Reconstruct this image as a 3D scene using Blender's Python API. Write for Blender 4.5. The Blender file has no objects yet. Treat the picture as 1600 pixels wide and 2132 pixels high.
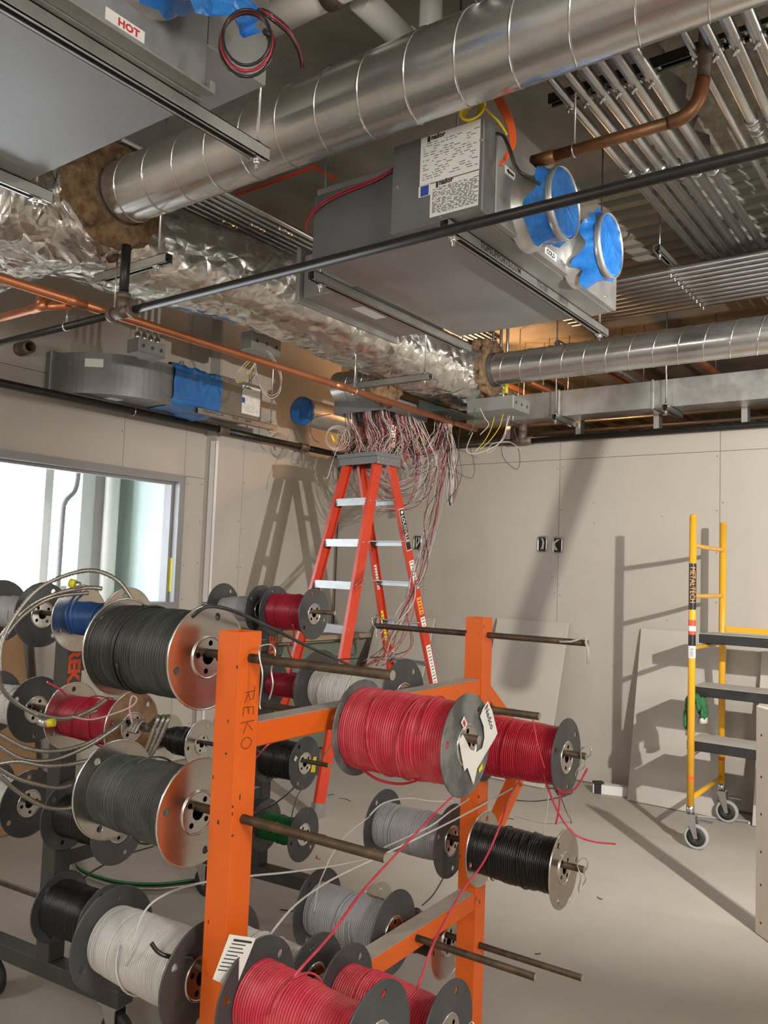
import bpy, bmesh, math, random
from mathutils import Vector as V, Matrix, noise
random.seed(7)
S = bpy.context.scene
COL = S.collection
# ------------------------------------------------------------------ camera
FPX, ZC = 1713.0, 1.52
YAW, PITCH, ROLL = (math.radians(a) for a in (36.38, 4.084, 2.117))
FW = V((-math.sin(YAW)*math.cos(PITCH), math.cos(YAW)*math.cos(PITCH), math.sin(PITCH)))
_rt = V((math.cos(YAW), math.sin(YAW), 0)); _up = _rt.cross(FW)
RT = math.cos(ROLL)*_rt + math.sin(ROLL)*_up
UP = -math.sin(ROLL)*_rt + math.cos(ROLL)*_up
CAM = V((0, 0, ZC))
cam = bpy.data.objects.new('camera', bpy.data.cameras.new('camera'))
COL.objects.link(cam)
cam.data.sensor_fit = 'HORIZONTAL'; cam.data.sensor_width = 36.0
cam.data.lens = 36.0*FPX/1600.0; cam.data.clip_start = 0.05
cam.matrix_world = Matrix(((RT.x, UP.x, -FW.x, 0), (RT.y, UP.y, -FW.y, 0), (RT.z, UP.z, -FW.z, ZC), (0, 0, 0, 1)))
S.camera = cam
# ------------------------------------------------------------------ world, lamps, exposure
S.view_settings.view_transform = 'Standard'; S.view_settings.look = 'None'
S.view_settings.gamma = 1.0; S.view_settings.use_curve_mapping = False
S.view_settings.exposure = 0.15
wd = bpy.data.worlds.new('world'); S.world = wd; wd.use_nodes = True
wd.node_tree.nodes['Background'].inputs[0].default_value = (0.86, 0.93, 1.0, 1)
wd.node_tree.nodes['Background'].inputs[1].default_value = 13.0
def lamp(name, loc, power, radius, col):
    l = bpy.data.lights.new(name, 'POINT'); l.energy = power; l.shadow_soft_size = radius; l.color = col
    o = bpy.data.objects.new(name, l); o.location = loc; COL.objects.link(o); return o
KEY = V((0.75, 2.35, 2.12))
_l = bpy.data.lights.new('work_light', 'SPOT'); _l.energy = 540; _l.shadow_soft_size = 0.02; _l.color = (1.0, 0.95, 0.885)
_l.spot_size = math.radians(94); _l.spot_blend = 0.6
_o = bpy.data.objects.new('work_light', _l); _o.location = KEY; COL.objects.link(_o)
_o.rotation_euler = (V((-2.3, 5.9, 1.6))-KEY).to_track_quat('-Z', 'Y').to_euler()
lamp('fill_lamp', (0.3, -1.6, 2.3), 88, 0.30, (1.0, 0.975, 0.93))  # unseen lamps added around the camera as soft fill
lamp('fill_lamp.001', (2.6, 0.4, 2.5), 200, 0.30, (1.0, 0.965, 0.91))
lamp('fill_lamp.002', (-3.2, -0.9, 2.2), 75, 0.30, (1.0, 0.965, 0.93))
lamp('fill_lamp.003', (1.9, 4.4, 3.0), 75, 0.30, (1.0, 0.965, 0.91))  # added fill, lifts the back wall and middle floor
lamp('hall_lamp', (-3.75, 6.85, 3.05), 60, 0.05, (1.0, 0.50, 0.20))

# ------------------------------------------------------------------ pixel -> world (1600 x 2132 frame)
def ray(px, py): return FW + RT*((px-800)/FPX) - UP*((py-1066)/FPX)
def onZ(px, py, z): d = ray(px, py); return CAM + d*((z-ZC)/d.z)
def onX(px, py, x): d = ray(px, py); return CAM + d*(x/d.x)
def onY(px, py, y): d = ray(px, py); return CAM + d*(y/d.y)
def at(px, py, dep): return CAM + ray(px, py)*dep

# ------------------------------------------------------------------ materials
MATS = {}
def M(name, col, rough=0.5, metal=0.0, col2=None, vs=4.0, bump=0.0, bs=60.0, emis=0.0, stretch=None, contrast=(0.35, 0.65), alpha=1.0, coat=0.0, detail=6.0, rough2=None):
    m = bpy.data.materials.new(name); m.use_nodes = True; nt = m.node_tree; b = nt.nodes['Principled BSDF']
    b.inputs['Roughness'].default_value = rough; b.inputs['Metallic'].default_value = metal
    b.inputs['Base Color'].default_value = (*col, 1)
    b.inputs['Coat Weight'].default_value = coat
    tc = nt.nodes.new('ShaderNodeTexCoord'); src = tc.outputs['Object']
    if stretch:
        mp = nt.nodes.new('ShaderNodeMapping'); mp.inputs['Scale'].default_value = stretch
        nt.links.new(src, mp.inputs['Vector']); src = mp.outputs['Vector']
    if col2 is not None or rough2 is not None:
        n = nt.nodes.new('ShaderNodeTexNoise'); n.inputs['Scale'].default_value = vs; n.inputs['Detail'].default_value = detail
        n.inputs['Roughness'].default_value = 0.62
        nt.links.new(src, n.inputs['Vector'])
        mr = nt.nodes.new('ShaderNodeMapRange'); mr.inputs[1].default_value = contrast[0]; mr.inputs[2].default_value = contrast[1]
        nt.links.new(n.outputs['Fac'], mr.inputs[0])
        if col2 is not None:
            mx = nt.nodes.new('ShaderNodeMix'); mx.data_type = 'RGBA'
            mx.inputs[6].default_value = (*col, 1); mx.inputs[7].default_value = (*col2, 1)
            nt.links.new(mr.outputs[0], mx.inputs[0]); nt.links.new(mx.outputs[2], b.inputs['Base Color'])
        if rough2 is not None:
            r2 = nt.nodes.new('ShaderNodeMapRange'); r2.inputs[3].default_value = rough; r2.inputs[4].default_value = rough2
            nt.links.new(mr.outputs[0], r2.inputs[0]); nt.links.new(r2.outputs[0], b.inputs['Roughness'])
    if bump > 0:
        n2 = nt.nodes.new('ShaderNodeTexNoise'); n2.inputs['Scale'].default_value = bs; n2.inputs['Detail'].default_value = 5
        nt.links.new(src, n2.inputs['Vector'])
        bp = nt.nodes.new('ShaderNodeBump'); bp.inputs['Strength'].default_value = bump; bp.inputs['Distance'].default_value = 0.01
        nt.links.new(n2.outputs['Fac'], bp.inputs['Height']); nt.links.new(bp.outputs[0], b.inputs['Normal'])
    if emis > 0:
        b.inputs['Emission Color'].default_value = (*col, 1); b.inputs['Emission Strength'].default_value = emis
    MATS[name] = m
    return m
M('floor', (0.40, 0.365, 0.32), 0.62, 0, (0.50, 0.46, 0.41), 1.3, 0.06, 90, contrast=(0.3, 0.75), detail=9)
M('slab', (0.165, 0.158, 0.138), 0.85, 0, (0.30, 0.28, 0.24), 2.2, 0.35, 30, contrast=(0.3, 0.7), detail=8)
M('deck', (0.30, 0.28, 0.24), 0.6, 0.35, (0.20, 0.19, 0.16), 3, 0.1, 40)
M('drywall', (0.44, 0.405, 0.355), 0.9, 0, (0.475, 0.44, 0.39), 1.1, 0.02, 200)
M('drywall_board', (0.46, 0.43, 0.385), 0.9, 0, (0.50, 0.47, 0.425), 1.4)
M('gypsum', (0.62, 0.60, 0.55), 0.9)
M('joint', (0.20, 0.18, 0.155), 0.9)
M('white_bead', (0.75, 0.74, 0.71), 0.6)
M('green_board', (0.40, 0.50, 0.46), 0.85, 0, (0.45, 0.54, 0.50), 1.5)
M('dull_green', (0.135, 0.165, 0.115), 0.8, 0, (0.16, 0.19, 0.14), 2)
M('white_wall', (0.72, 0.70, 0.67), 0.85, 0, (0.64, 0.63, 0.61), 1.2)
M('frame_grey', (0.24, 0.235, 0.24), 0.5, 0.1, (0.28, 0.275, 0.28), 3)
M('stud', (0.62, 0.60, 0.57), 0.35, 0.9)
M('galv', (0.55, 0.555, 0.55), 0.32, 0.85, (0.66, 0.66, 0.645), 9, 0.03, 120, rough2=0.42)
M('galv_dull', (0.36, 0.36, 0.345), 0.42, 0.75, (0.44, 0.435, 0.42), 6, 0.03, 90, rough2=0.58)
M('galv_mid', (0.22, 0.225, 0.22), 0.45, 0.7, (0.28, 0.28, 0.275), 5, 0.03, 60)
M('concrete_rough', (0.30, 0.265, 0.20), 0.95, 0, (0.19, 0.165, 0.125), 9, 0.8, 25)
M('galv_dark', (0.15, 0.165, 0.165), 0.5, 0.6, (0.19, 0.20, 0.20), 4)
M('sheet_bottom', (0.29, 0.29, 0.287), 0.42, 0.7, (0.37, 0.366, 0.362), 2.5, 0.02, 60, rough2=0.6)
M('spiral', (0.70, 0.70, 0.685), 0.19, 0.92, (0.60, 0.60, 0.59), 5, 0.03, 25, rough2=0.30, stretch=(1, 3, 3))
M('seam', (0.74, 0.73, 0.70), 0.22, 1.0)
M('emt', (0.56, 0.56, 0.545), 0.32, 0.95, (0.50, 0.50, 0.485), 12)
M('strut', (0.55, 0.55, 0.52), 0.35, 0.9, (0.46, 0.46, 0.43), 8)
M('zinc', (0.66, 0.66, 0.65), 0.28, 1.0)
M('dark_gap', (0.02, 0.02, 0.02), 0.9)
M('black_pipe', (0.008, 0.008, 0.0075), 0.42, 0.0, (0.020, 0.017, 0.015), 20)
M('coupling', (0.10, 0.075, 0.06), 0.55, 0.4, (0.20, 0.15, 0.12), 25)
M('copper', (0.58, 0.23, 0.11), 0.40, 0.75, (0.48, 0.17, 0.075), 5)
M('copper_old', (0.32, 0.125, 0.055), 0.45, 0.6, (0.15, 0.085, 0.04), 9)
M('foil', (0.80, 0.78, 0.74), 0.18, 0.93, (0.68, 0.66, 0.62), 7, 0.8, 20, rough2=0.34)
M('fibre', (0.30, 0.19, 0.10), 0.95, 0, (0.12, 0.07, 0.035), 22, 1.0, 60)
M('blue_film', (0.010, 0.115, 0.42), 0.25, 0, (0.025, 0.20, 0.58), 12, 0.6, 25, coat=0.2)
M('blue_tape', (0.02, 0.12, 0.36), 0.35, 0, (0.03, 0.17, 0.46), 10, 0.5, 22)
M('pvc', (0.72, 0.70, 0.65), 0.4)
M('paper', (0.78, 0.77, 0.73), 0.8, 0, (0.72, 0.71, 0.67), 6)
M('ink', (0.03, 0.03, 0.03), 0.7)
M('ink_red', (0.55, 0.03, 0.03), 0.7)
M('ink_blue', (0.03, 0.06, 0.35), 0.6)
M('orange_paint', (0.83, 0.150, 0.010), 0.42, 0, (0.76, 0.122, 0.008), 3, 0.03, 120, coat=0.15)
M('orange_far', (0.80, 0.19, 0.022), 0.45)
M('chip', (0.06, 0.035, 0.02), 0.8)
M('dust', (0.47, 0.43, 0.38), 0.95, 0, (0.40, 0.35, 0.29), 30)
M('charcoal', (0.045, 0.045, 0.043), 0.5, 0.1, (0.06, 0.06, 0.056), 8)
M('stencil', (0.70, 0.095, 0.02), 0.7, 0, (0.50, 0.06, 0.015), 40)
M('rod_rust', (0.050, 0.036, 0.026), 0.55, 0.5, (0.125, 0.078, 0.042), 28)
M('rod_end', (0.42, 0.38, 0.32), 0.5, 0.5)
M('flange_dark', (0.072, 0.074, 0.078), 0.40, 0.35, (0.10, 0.103, 0.106), 7)
M('flange_dusty', (0.10, 0.105, 0.105), 0.55, 0.3, (0.24, 0.245, 0.235), 9, contrast=(0.42, 0.58))
M('flange_silver', (0.72, 0.70, 0.66), 0.19, 1.0, (0.62, 0.59, 0.54), 6, rough2=0.30)
M('flange_rusty', (0.48, 0.36, 0.25), 0.36, 0.8, (0.22, 0.12, 0.06), 8)
M('hub', (0.72, 0.71, 0.68), 0.22, 1.0)
M('wire_red', (0.56, 0.018, 0.045), 0.33, 0, (0.50, 0.014, 0.038), 6, coat=0.1)
M('wire_red_dusty', (0.60, 0.035, 0.065), 0.42, 0, (0.72, 0.16, 0.17), 16, contrast=(0.45, 0.85), stretch=(1, 1, 1))
M('wire_maroon', (0.36, 0.008, 0.03), 0.33, 0, coat=0.15)
M('wire_white', (0.62, 0.61, 0.58), 0.4, 0, (0.56, 0.55, 0.52), 8)
M('wire_grey', (0.40, 0.40, 0.41), 0.4, 0, (0.35, 0.35, 0.36), 8)
M('wire_black', (0.012, 0.012, 0.012), 0.28, 0, coat=0.1)
M('wire_black_dusty', (0.012, 0.013, 0.012), 0.45, 0, (0.060, 0.070, 0.063), 5, contrast=(0.38, 0.62), stretch=(2.6, 0.5, 0.5))
M('wire_grey_dusty', (0.035, 0.041, 0.036), 0.55, 0, (0.095, 0.107, 0.096), 12, contrast=(0.35, 0.7))
M('wire_blue', (0.012, 0.075, 0.26), 0.35)
M('wire_green', (0.01, 0.15, 0.035), 0.35)
M('wire_yellow', (0.72, 0.55, 0.02), 0.4)
M('wire_orange', (0.80, 0.13, 0.03), 0.4)
M('wire_pink', (0.60, 0.38, 0.36), 0.45)
M('armor', (0.40, 0.385, 0.345), 0.36, 0.9, (0.30, 0.285, 0.25), 20)
M('clip', (0.62, 0.60, 0.55), 0.3, 0.9)
M('ladder_orange', (0.56, 0.050, 0.018), 0.45, 0, (0.49, 0.04, 0.014), 4)
M('aluminium', (0.33, 0.33, 0.325), 0.48, 0.65, (0.28, 0.28, 0.275), 12)
M('cap_grey', (0.15, 0.15, 0.145), 0.6)
M('scaffold_yellow', (0.76, 0.40, 0.02), 0.35, 0, (0.70, 0.35, 0.015), 4, coat=0.3)
M('sticker_black', (0.015, 0.013, 0.012), 0.4)
M('sticker_red', (0.70, 0.08, 0.03), 0.5)
M('sticker_orange', (0.80, 0.30, 0.06), 0.5)
M('sticker_yellow', (0.80, 0.70, 0.03), 0.5)
M('deck_plank', (0.010, 0.011, 0.012), 0.5, 0, (0.025, 0.025, 0.025), 14)
M('plank_dust', (0.45, 0.43, 0.39), 0.95, 0, (0.40, 0.38, 0.34), 12)
M('tyre', (0.02, 0.02, 0.02), 0.6)
M('tread', (0.33, 0.34, 0.33), 0.7)
M('plywood', (0.62, 0.52, 0.40), 0.8, 0, (0.68, 0.59, 0.47), 3, stretch=(1, 1, 0.25))
M('ply_edge', (0.42, 0.36, 0.28), 0.9, 0, (0.22, 0.18, 0.13), 30, stretch=(1, 1, 0.15))
M('cardboard', (0.34, 0.20, 0.10), 0.9, 0, (0.38, 0.23, 0.12), 3)
M('timber', (0.30, 0.23, 0.16), 0.9, 0, (0.36, 0.28, 0.20), 6, stretch=(4, 0.5, 4))
M('glove_green', (0.015, 0.10, 0.035), 0.85, 0, (0.03, 0.16, 0.06), 40, 0.5, 120)
M('glove_cuff', (0.55, 0.53, 0.45), 0.9)
M('box_grey', (0.36, 0.37, 0.36), 0.45, 0.6, (0.30, 0.31, 0.30), 6)
M('box_green', (0.045, 0.065, 0.055), 0.6)
M('outlet', (0.50, 0.48, 0.44), 0.3, 0.9)
M('bulb', (1.0, 0.80, 0.50), 0.5, 0, emis=60)

def foil_nodes():
    m = MATS['foil']; nt = m.node_tree; b = nt.nodes['Principled BSDF']
    tc = nt.nodes.new('ShaderNodeTexCoord')
    n = nt.nodes.new('ShaderNodeTexNoise'); n.noise_type = 'RIDGED_MULTIFRACTAL'; n.inputs['Scale'].default_value = 5.5; n.inputs['Detail'].default_value = 5
    n.inputs['Distortion'].default_value = 0.8
    nt.links.new(tc.outputs['Object'], n.inputs['Vector'])
    v = nt.nodes.new('ShaderNodeTexVoronoi'); v.feature = 'DISTANCE_TO_EDGE'; v.inputs['Scale'].default_value = 10
    nt.links.new(tc.outputs['Object'], v.inputs['Vector'])
    ad = nt.nodes.new('ShaderNodeMath'); ad.operation = 'ADD'; nt.links.new(n.outputs['Fac'], ad.inputs[0]); nt.links.new(v.outputs['Distance'], ad.inputs[1])
    bp = nt.nodes.new('ShaderNodeBump'); bp.inputs['Strength'].default_value = 0.75; bp.inputs['Distance'].default_value = 0.022
    nt.links.new(ad.outputs[0], bp.inputs['Height']); nt.links.new(bp.outputs[0], b.inputs['Normal'])
foil_nodes()
# ------------------------------------------------------------------ mesh building
def frame_of(d):
    d = d.normalized(); a = V((0, 0, 1)) if abs(d.z) < 0.9 else V((1, 0, 0))
    u = d.cross(a).normalized(); return u, u.cross(d).normalized()
AX = (V((1, 0, 0)), V((0, 1, 0)), V((0, 0, 1)))
def axz(deg): a = math.radians(deg); return (V((math.cos(a), math.sin(a), 0)), V((-math.sin(a), math.cos(a), 0)), V((0, 0, 1)))
class MB:
    def __init__(s): s.v = []; s.f = []; s.m = []; s.s = []
    def add(s, vs, fs, m=0, sm=False):
        o = len(s.v); s.v += [V(p) for p in vs]
        for f in fs: s.f.append([i+o for i in f]); s.m.append(m); s.s.append(sm)
        return s
    def box(s, c, size, ax=AX, m=0):
        c = V(c); h = [x/2 for x in size]
        vs = [c+ax[0]*(h[0]*i)+ax[1]*(h[1]*j)+ax[2]*(h[2]*k) for k in (-1, 1) for j in (-1, 1) for i in (-1, 1)]
        return s.add(vs, [(0, 2, 3, 1), (4, 5, 7, 6), (0, 1, 5, 4), (2, 6, 7, 3), (0, 4, 6, 2), (1, 3, 7, 5)], m)
    def bb(s, lo, hi, m=0):
        return s.box([(a+b)/2 for a, b in zip(lo, hi)], [b-a for a, b in zip(lo, hi)], AX, m)
    def bar(s, p0, p1, w, t, up=None, m=0):
        p0, p1 = V(p0), V(p1); d = (p1-p0); L = d.length; d = d/L
        u = V(up) if up is not None else V((0, 0, 1)) if abs(d.z) < 0.9 else V((1, 0, 0))
        a = d.cross(u).normalized(); b = a.cross(d).normalized()
        return s.box((p0+p1)/2, (L, w, t), (d, a, b), m)
    def cyl(s, p0, p1, r, n=14, r1=None, caps=True, m=0, mcap=None):
        p0, p1 = V(p0), V(p1); u, w = frame_of(p1-p0); r1 = r if r1 is None else r1
        cs = [(math.cos(2*math.pi*i/n), math.sin(2*math.pi*i/n)) for i in range(n)]
        vs = [p0+u*(r*c)+w*(r*q) for c, q in cs]+[p1+u*(r1*c)+w*(r1*q) for c, q in cs]
        s.add(vs, [(i, (i+1) % n, n+(i+1) % n, n+i) for i in range(n)], m, True)
        if caps:
            mc = m if mcap is None else mcap
            o = len(s.v)-2*n
            s.f.append([o+i for i in range(n)][::-1]); s.m.append(mc); s.s.append(False)
            s.f.append([o+n+i for i in range(n)]); s.m.append(mc); s.s.append(False)
        return s
    def tube(s, pts, r, n=6, m=0, rf=None, closed=False, caps=True):
        pts = [V(p) for p in pts]; N = len(pts); vs = []; u = None
        for i, p in enumerate(pts):
            d = (pts[(i+1) % N]-pts[i-1]) if closed else pts[min(i+1, N-1)]-pts[max(i-1, 0)]
            if d.length < 1e-9: d = V((0, 0, 1))
            d.normalize()
            if u is None: u, w = frame_of(d)
            else:
                u = u-d*u.dot(d)
                u = u.normalized() if u.length > 1e-6 else frame_of(d)[0]
            w = d.cross(u); rr = rf(i) if rf else r
            vs += [p+u*(rr*math.cos(2*math.pi*k/n))+w*(rr*math.sin(2*math.pi*k/n)) for k in range(n)]
        fs = []
        for i in range(N if closed else N-1):
            a = i*n; b = ((i+1) % N)*n
            fs += [(a+k, a+(k+1) % n, b+(k+1) % n, b+k) for k in range(n)]
        s.add(vs, fs, m, True)
        if caps and not closed:
            o = len(s.v)-N*n
            s.f.append([o+k for k in range(n)][::-1]); s.m.append(m); s.s.append(False)
            s.f.append([o+(N-1)*n+k for k in range(n)]); s.m.append(m); s.s.append(False)
        return s
    def lathe(s, prof, o, d, n=32, m=0, closed=False, ph=0.0, skew=0.0):
        o = V(o); d = V(d).normalized(); u, w = frame_of(d); vs = []
        for k in range(n):
            t = 2*math.pi*k/n+ph; e = u*math.cos(t)+w*math.sin(t)
            vs += [o+d*(a+skew*k/n)+e*r for a, r in prof]
        P = len(prof); fs = []
        for k in range(n):
            a = k*P; b = ((k+1) % n)*P
            fs += [(a+j, b+j, b+(j+1) % P, a+(j+1) % P) for j in range(P if closed else P-1)]
        return s.add(vs, fs, m, True)
    def prism(s, pts, ex, m=0):
        n = len(pts); ex = V(ex); vs = [V(p) for p in pts]+[V(p)+ex for p in pts]
        return s.add(vs, [tuple(range(n))[::-1], tuple(range(n, 2*n))]+[(i, (i+1) % n, n+(i+1) % n, n+i) for i in range(n)], m)
    def quad(s, a, b, c, d, m=0): return s.add([a, b, c, d], [(0, 1, 2, 3)], m)
    def mesh(s, name, mats, off=None):
        me = bpy.data.meshes.new(name)
        me.from_pydata([v-off for v in s.v] if off else s.v, [], s.f)
        for m in (mats if isinstance(mats, (list, tuple)) else [mats]): me.materials.append(MATS[m])
        me.polygons.foreach_set('material_index', s.m); me.polygons.foreach_set('use_smooth', s.s)
        bm = bmesh.new(); bm.from_mesh(me); bmesh.ops.recalc_face_normals(bm, faces=bm.faces); bm.to_mesh(me); bm.free()
        me.update(); return me
def link(name, me):
    o = bpy.data.objects.new(name, me); COL.objects.link(o); return o
def tag(o, label, cat=None, group=None, kind=None):
    if label: o['label'] = label
    if cat: o['category'] = cat
    if group: o['group'] = group
    if kind: o['kind'] = kind
    return o
def bev(o, w, seg=1):
    b = o.modifiers.new('bevel', 'BEVEL'); b.width = w; b.segments = seg; b.limit_method = 'ANGLE'; b.angle_limit = math.radians(50); return o
def thing(name, label, cat, loc=(0, 0, 0), rz=0.0, group=None):
    o = bpy.data.objects.new(name, None); o.empty_display_size = 0.05; COL.objects.link(o)
    o.location = loc; o.rotation_euler = (0, 0, math.radians(rz)); return tag(o, label, cat, group)
def solo(name, mb, mats, label, cat, group=None, kind=None, bevel=0):
    lo = V((min(v.x for v in mb.v), min(v.y for v in mb.v), min(v.z for v in mb.v)))
    hi = V((max(v.x for v in mb.v), max(v.y for v in mb.v), max(v.z for v in mb.v)))
    off = V(((lo.x+hi.x)/2, (lo.y+hi.y)/2, lo.z))
    o = link(name, mb.mesh(name, mats, off)); o.location = off; tag(o, label, cat, group, kind)
    if bevel: bev(o, bevel)
    return o
def part(parent, name, mb, mats, bevel=0, world=True, label=None, kind=None):
    """child mesh; world=True: the mesh data are in world coordinates of an un-parented scene"""
    me = mb if isinstance(mb, bpy.types.Mesh) else mb.mesh(name, mats)
    o = link(name, me); o.parent = parent
    if world and (parent.type == 'EMPTY' or (parent.location.length > 0 and parent.parent is None)):
        o.matrix_parent_inverse = (Matrix.Translation(parent.location) @ parent.rotation_euler.to_matrix().to_4x4()).inverted()
    if bevel: bev(o, bevel)
    if label: o['label'] = label
    if kind: o['kind'] = kind
    return o
def struct(name, mb, mats, parent=None, label=None):
    o = link(name, mb.mesh(name, mats) if isinstance(mb, MB) else mb)
    if parent: o.parent = parent
    else: o['kind'] = 'structure'
    if label: o['label'] = label
    return o
def spl(pts, k=8, closed=False):
    pts = [V(p) for p in pts]; n = len(pts); out = []
    for i in range(n if closed else n-1):
        if closed: a, b, c, d = pts[i-1], pts[i], pts[(i+1) % n], pts[(i+2) % n]
        else: a, b, c, d = pts[max(i-1, 0)], pts[i], pts[i+1], pts[min(i+2, n-1)]
        for j in range(k):
            t = j/k; out.append(0.5*((2*b)+(c-a)*t+(2*a-5*b+4*c-d)*t*t+(3*b-a-3*c+d)*t*t*t))
    if not closed: out.append(pts[-1])
    return out
_fonts = {}
def text_mesh(body, size, mat, depth=0.0004, bold=0.0):
    cu = bpy.data.curves.new('lettering', 'FONT'); cu.body = body; cu.size = size; cu.extrude = depth; cu.offset = bold
    cu.resolution_u = 2
    o = bpy.data.objects.new('lettering', cu); me = bpy.data.meshes.new_from_object(o)
    bpy.data.objects.remove(o); me.materials.append(MATS[mat]); return me
def lettering(parent, body, size, mat, org, xd, yd, world=True, name='lettering', bold=0.0, sx=1.0):
    me = text_mesh(body, size, mat, bold=bold)
    xd = V(xd).normalized(); yd = V(yd).normalized(); z = xd.cross(yd); org = V(org)
    me.transform(Matrix(((xd.x*sx, yd.x, z.x, org.x), (xd.y*sx, yd.y, z.y, org.y), (xd.z*sx, yd.z, z.z, org.z), (0, 0, 0, 1))))
    return part(parent, name, me, None, world=world)
def disc_holes(R, holes, th, mat, n=48, nh=14):
    """flat plate in the local YZ plane, thickness th along X, with real holes"""
    cu = bpy.data.curves.new('disc', 'CURVE'); cu.dimensions = '2D'; cu.fill_mode = 'BOTH'; cu.extrude = th/2
    for (cx, cy, r, k) in [(0, 0, R, n)]+[(a, b, c, nh) for a, b, c in holes]:
        sp = cu.splines.new('POLY'); sp.points.add(k-1); sp.use_cyclic_u = True
        for i in range(k): sp.points[i].co = (cx+r*math.cos(2*math.pi*i/k), cy+r*math.sin(2*math.pi*i/k), 0, 1)
    o = bpy.data.objects.new('disc', cu); me = bpy.data.meshes.new_from_object(o); bpy.data.objects.remove(o)
    me.transform(Matrix(((0, 0, 1, 0), (1, 0, 0, 0), (0, 1, 0, 0), (0, 0, 0, 1))))
    me.materials.append(MATS[mat]); return me
# ================================================================== the setting
CZ = 3.75
WY, WX, WXB, WTOP = 5.97, -5.05, -4.93, 2.63
struct('floor', MB().bb((-9, -3.2, -0.12), (3.9, 11.2, 0)), 'floor')
struct('ceiling', MB().bb((-9, -3.2, CZ), (3.9, 11.2, CZ+0.15)), 'slab')
# corrugated steel deck showing under the slab, ridges run along X
mb = MB(); prof = []
y = 4.35
while y < 5.9:
    prof += [(y, CZ-0.002), (y+0.03, CZ-0.05), (y+0.095, CZ-0.05), (y+0.125, CZ-0.002)]; y += 0.15
for (y0, z0), (y1, z1) in zip(prof[:-1], prof[1:]):
    mb.quad((-2.3, y0, z0), (3.4, y0, z0), (3.4, y1, z1), (-2.3, y1, z1))
o = struct('ceiling_deck', mb, 'deck')
# concrete haunch with broken edge beside the conduits
mb = MB(); rr = random.Random(3); edge = []
for i in range(26):
    t = i/25; edge.append((-0.98-0.10*t+rr.uniform(-0.04, 0.04), 1.9+2.3*t))
pts = [(a, b, CZ-0.10) for a, b in edge]+[(0.2, 4.2, CZ-0.10), (0.2, 1.9, CZ-0.10)]
mb.prism(pts, (0, 0, 0.10)); struct('trim_1', mb, 'concrete_rough', None)
# --- back wall (right in the picture) : core, drywall sheets, studs
core = struct('wall_back', MB().bb((WXB, WY+0.014, 0), (3.5, WY+0.12, WTOP)), 'joint')
xs = [WXB, -3.947, -2.70, -1.50, -0.28, 0.94, 2.16, 3.5]
G = 0.0018
for a, b in zip(xs[:-1], xs[1:]):
    struct('drywall_panel', MB().bb((a+G, WY, 0.012), (b-G, WY+0.0135, 2.44-G)), 'drywall', core)
    top = MB().bb((a+G, WY, 2.44+G), (b-G, WY+0.0135, WTOP)); struct('drywall_panel', top, 'drywall', core)
for i in range(12):
    x = -4.4+0.61*i
    struct('steel_stud', MB().bb((x-0.02, WY+0.03, WTOP), (x+0.02, WY+0.11, 2.93)), 'stud', core)
sc = MB(); rr = random.Random(5)
for xsm in xs[1:-2]:
    for k in range(7):
        for sx in (-0.02, 0.02):
            if rr.random() < 0.75:
                z = 0.35+0.34*k+rr.uniform(-0.03, 0.03)
                sc.cyl((xsm+sx, WY-0.0012, z), (xsm+sx, WY+0.002, z), 0.0055, 6)
for k in range(16):
    x = rr.uniform(-3.9, 0.2); z = rr.uniform(0.6, 2.5); sc.cyl((x, WY-0.0012, z), (x, WY+0.002, z), 0.005, 6)
struct('screw_heads', sc, 'joint', core)['kind'] = 'stuff'
# --- left wall with the glazed-opening frame
Y0, Y1, ZS, ZH = 1.7, 4.21, 1.17, 2.20
core = MB()
for lo, hi in (((WX-0.14, -3.1, 0), (WX-0.015, Y0, CZ)), ((WX-0.14, Y0, 0), (WX-0.015, Y1, ZS)), ((WX-0.14, Y0, ZH), (WX-0.015, Y1, CZ)), ((WX-0.14, Y1, 0), (WX-0.015, 4.43, CZ))):
    core.bb(lo, hi)
core.bb((WX-0.14, 4.43, 0), (WXB-0.015, WY+0.1, CZ))
lw = struct('wall_left', core, 'joint')
def lpan(x, y0, y1, z0, z1): struct('drywall_panel', MB().bb((x-0.0145, y0+G, z0+G), (x, y1-G, z1-G)), 'drywall', lw)
for y0, y1 in ((-3.1, -1.0), (-1.0, 0.22), (0.22, Y0)):
    lpan(WX, y0, y1, 0.01, 2.75); lpan(WX, y0, y1, 2.75, CZ)
for y0, y1 in ((Y0, 2.42), (2.42, 3.64), (3.64, Y1)):
    lpan(WX, y0, y1, 0.01, ZS); lpan(WX, y0, y1, ZH, 2.75); lpan(WX, y0, y1, 2.75, CZ)
lpan(WX, Y1, 4.43, 0.01, ZH); lpan(WX, Y1, 4.43, ZH, CZ)
lpan(WXB, 4.43, 4.72, 0.01, 2.62); lpan(WXB, 4.72, 5.93, 0.01, 2.62); lpan(WXB, 4.43, 5.93, 2.62, CZ)
struct('drywall_panel', MB().bb((WX, 4.417, 0.01), (WXB, 4.4295, CZ)), 'drywall', lw)
struct('corner_bead', MB().bb((WXB-0.058, 4.408, 0.02), (WXB+0.004, 4.417, 2.50)).bb((WXB, 4.408, 0.02), (WXB+0.004, 4.436, 2.5)), 'white_bead', lw)
sc = MB(); rr = random.Random(9)
for yy in (2.44, 2.40, 3.62, 3.66, 4.25, 4.39, 4.70, 4.74, 5.3):
    for k in range(9):
        z = 0.3+0.31*k+rr.uniform(-0.04, 0.04)
        if (yy < Y1 and ZS < z < ZH+0.05) or rr.random() < 0.3: continue
        x = WX if yy < 4.43 else WXB
        sc.cyl((x+0.0012, yy, z), (x-0.002, yy, z), 0.006, 6)
struct('screw_heads', sc, 'joint', lw)['kind'] = 'stuff'
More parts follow.
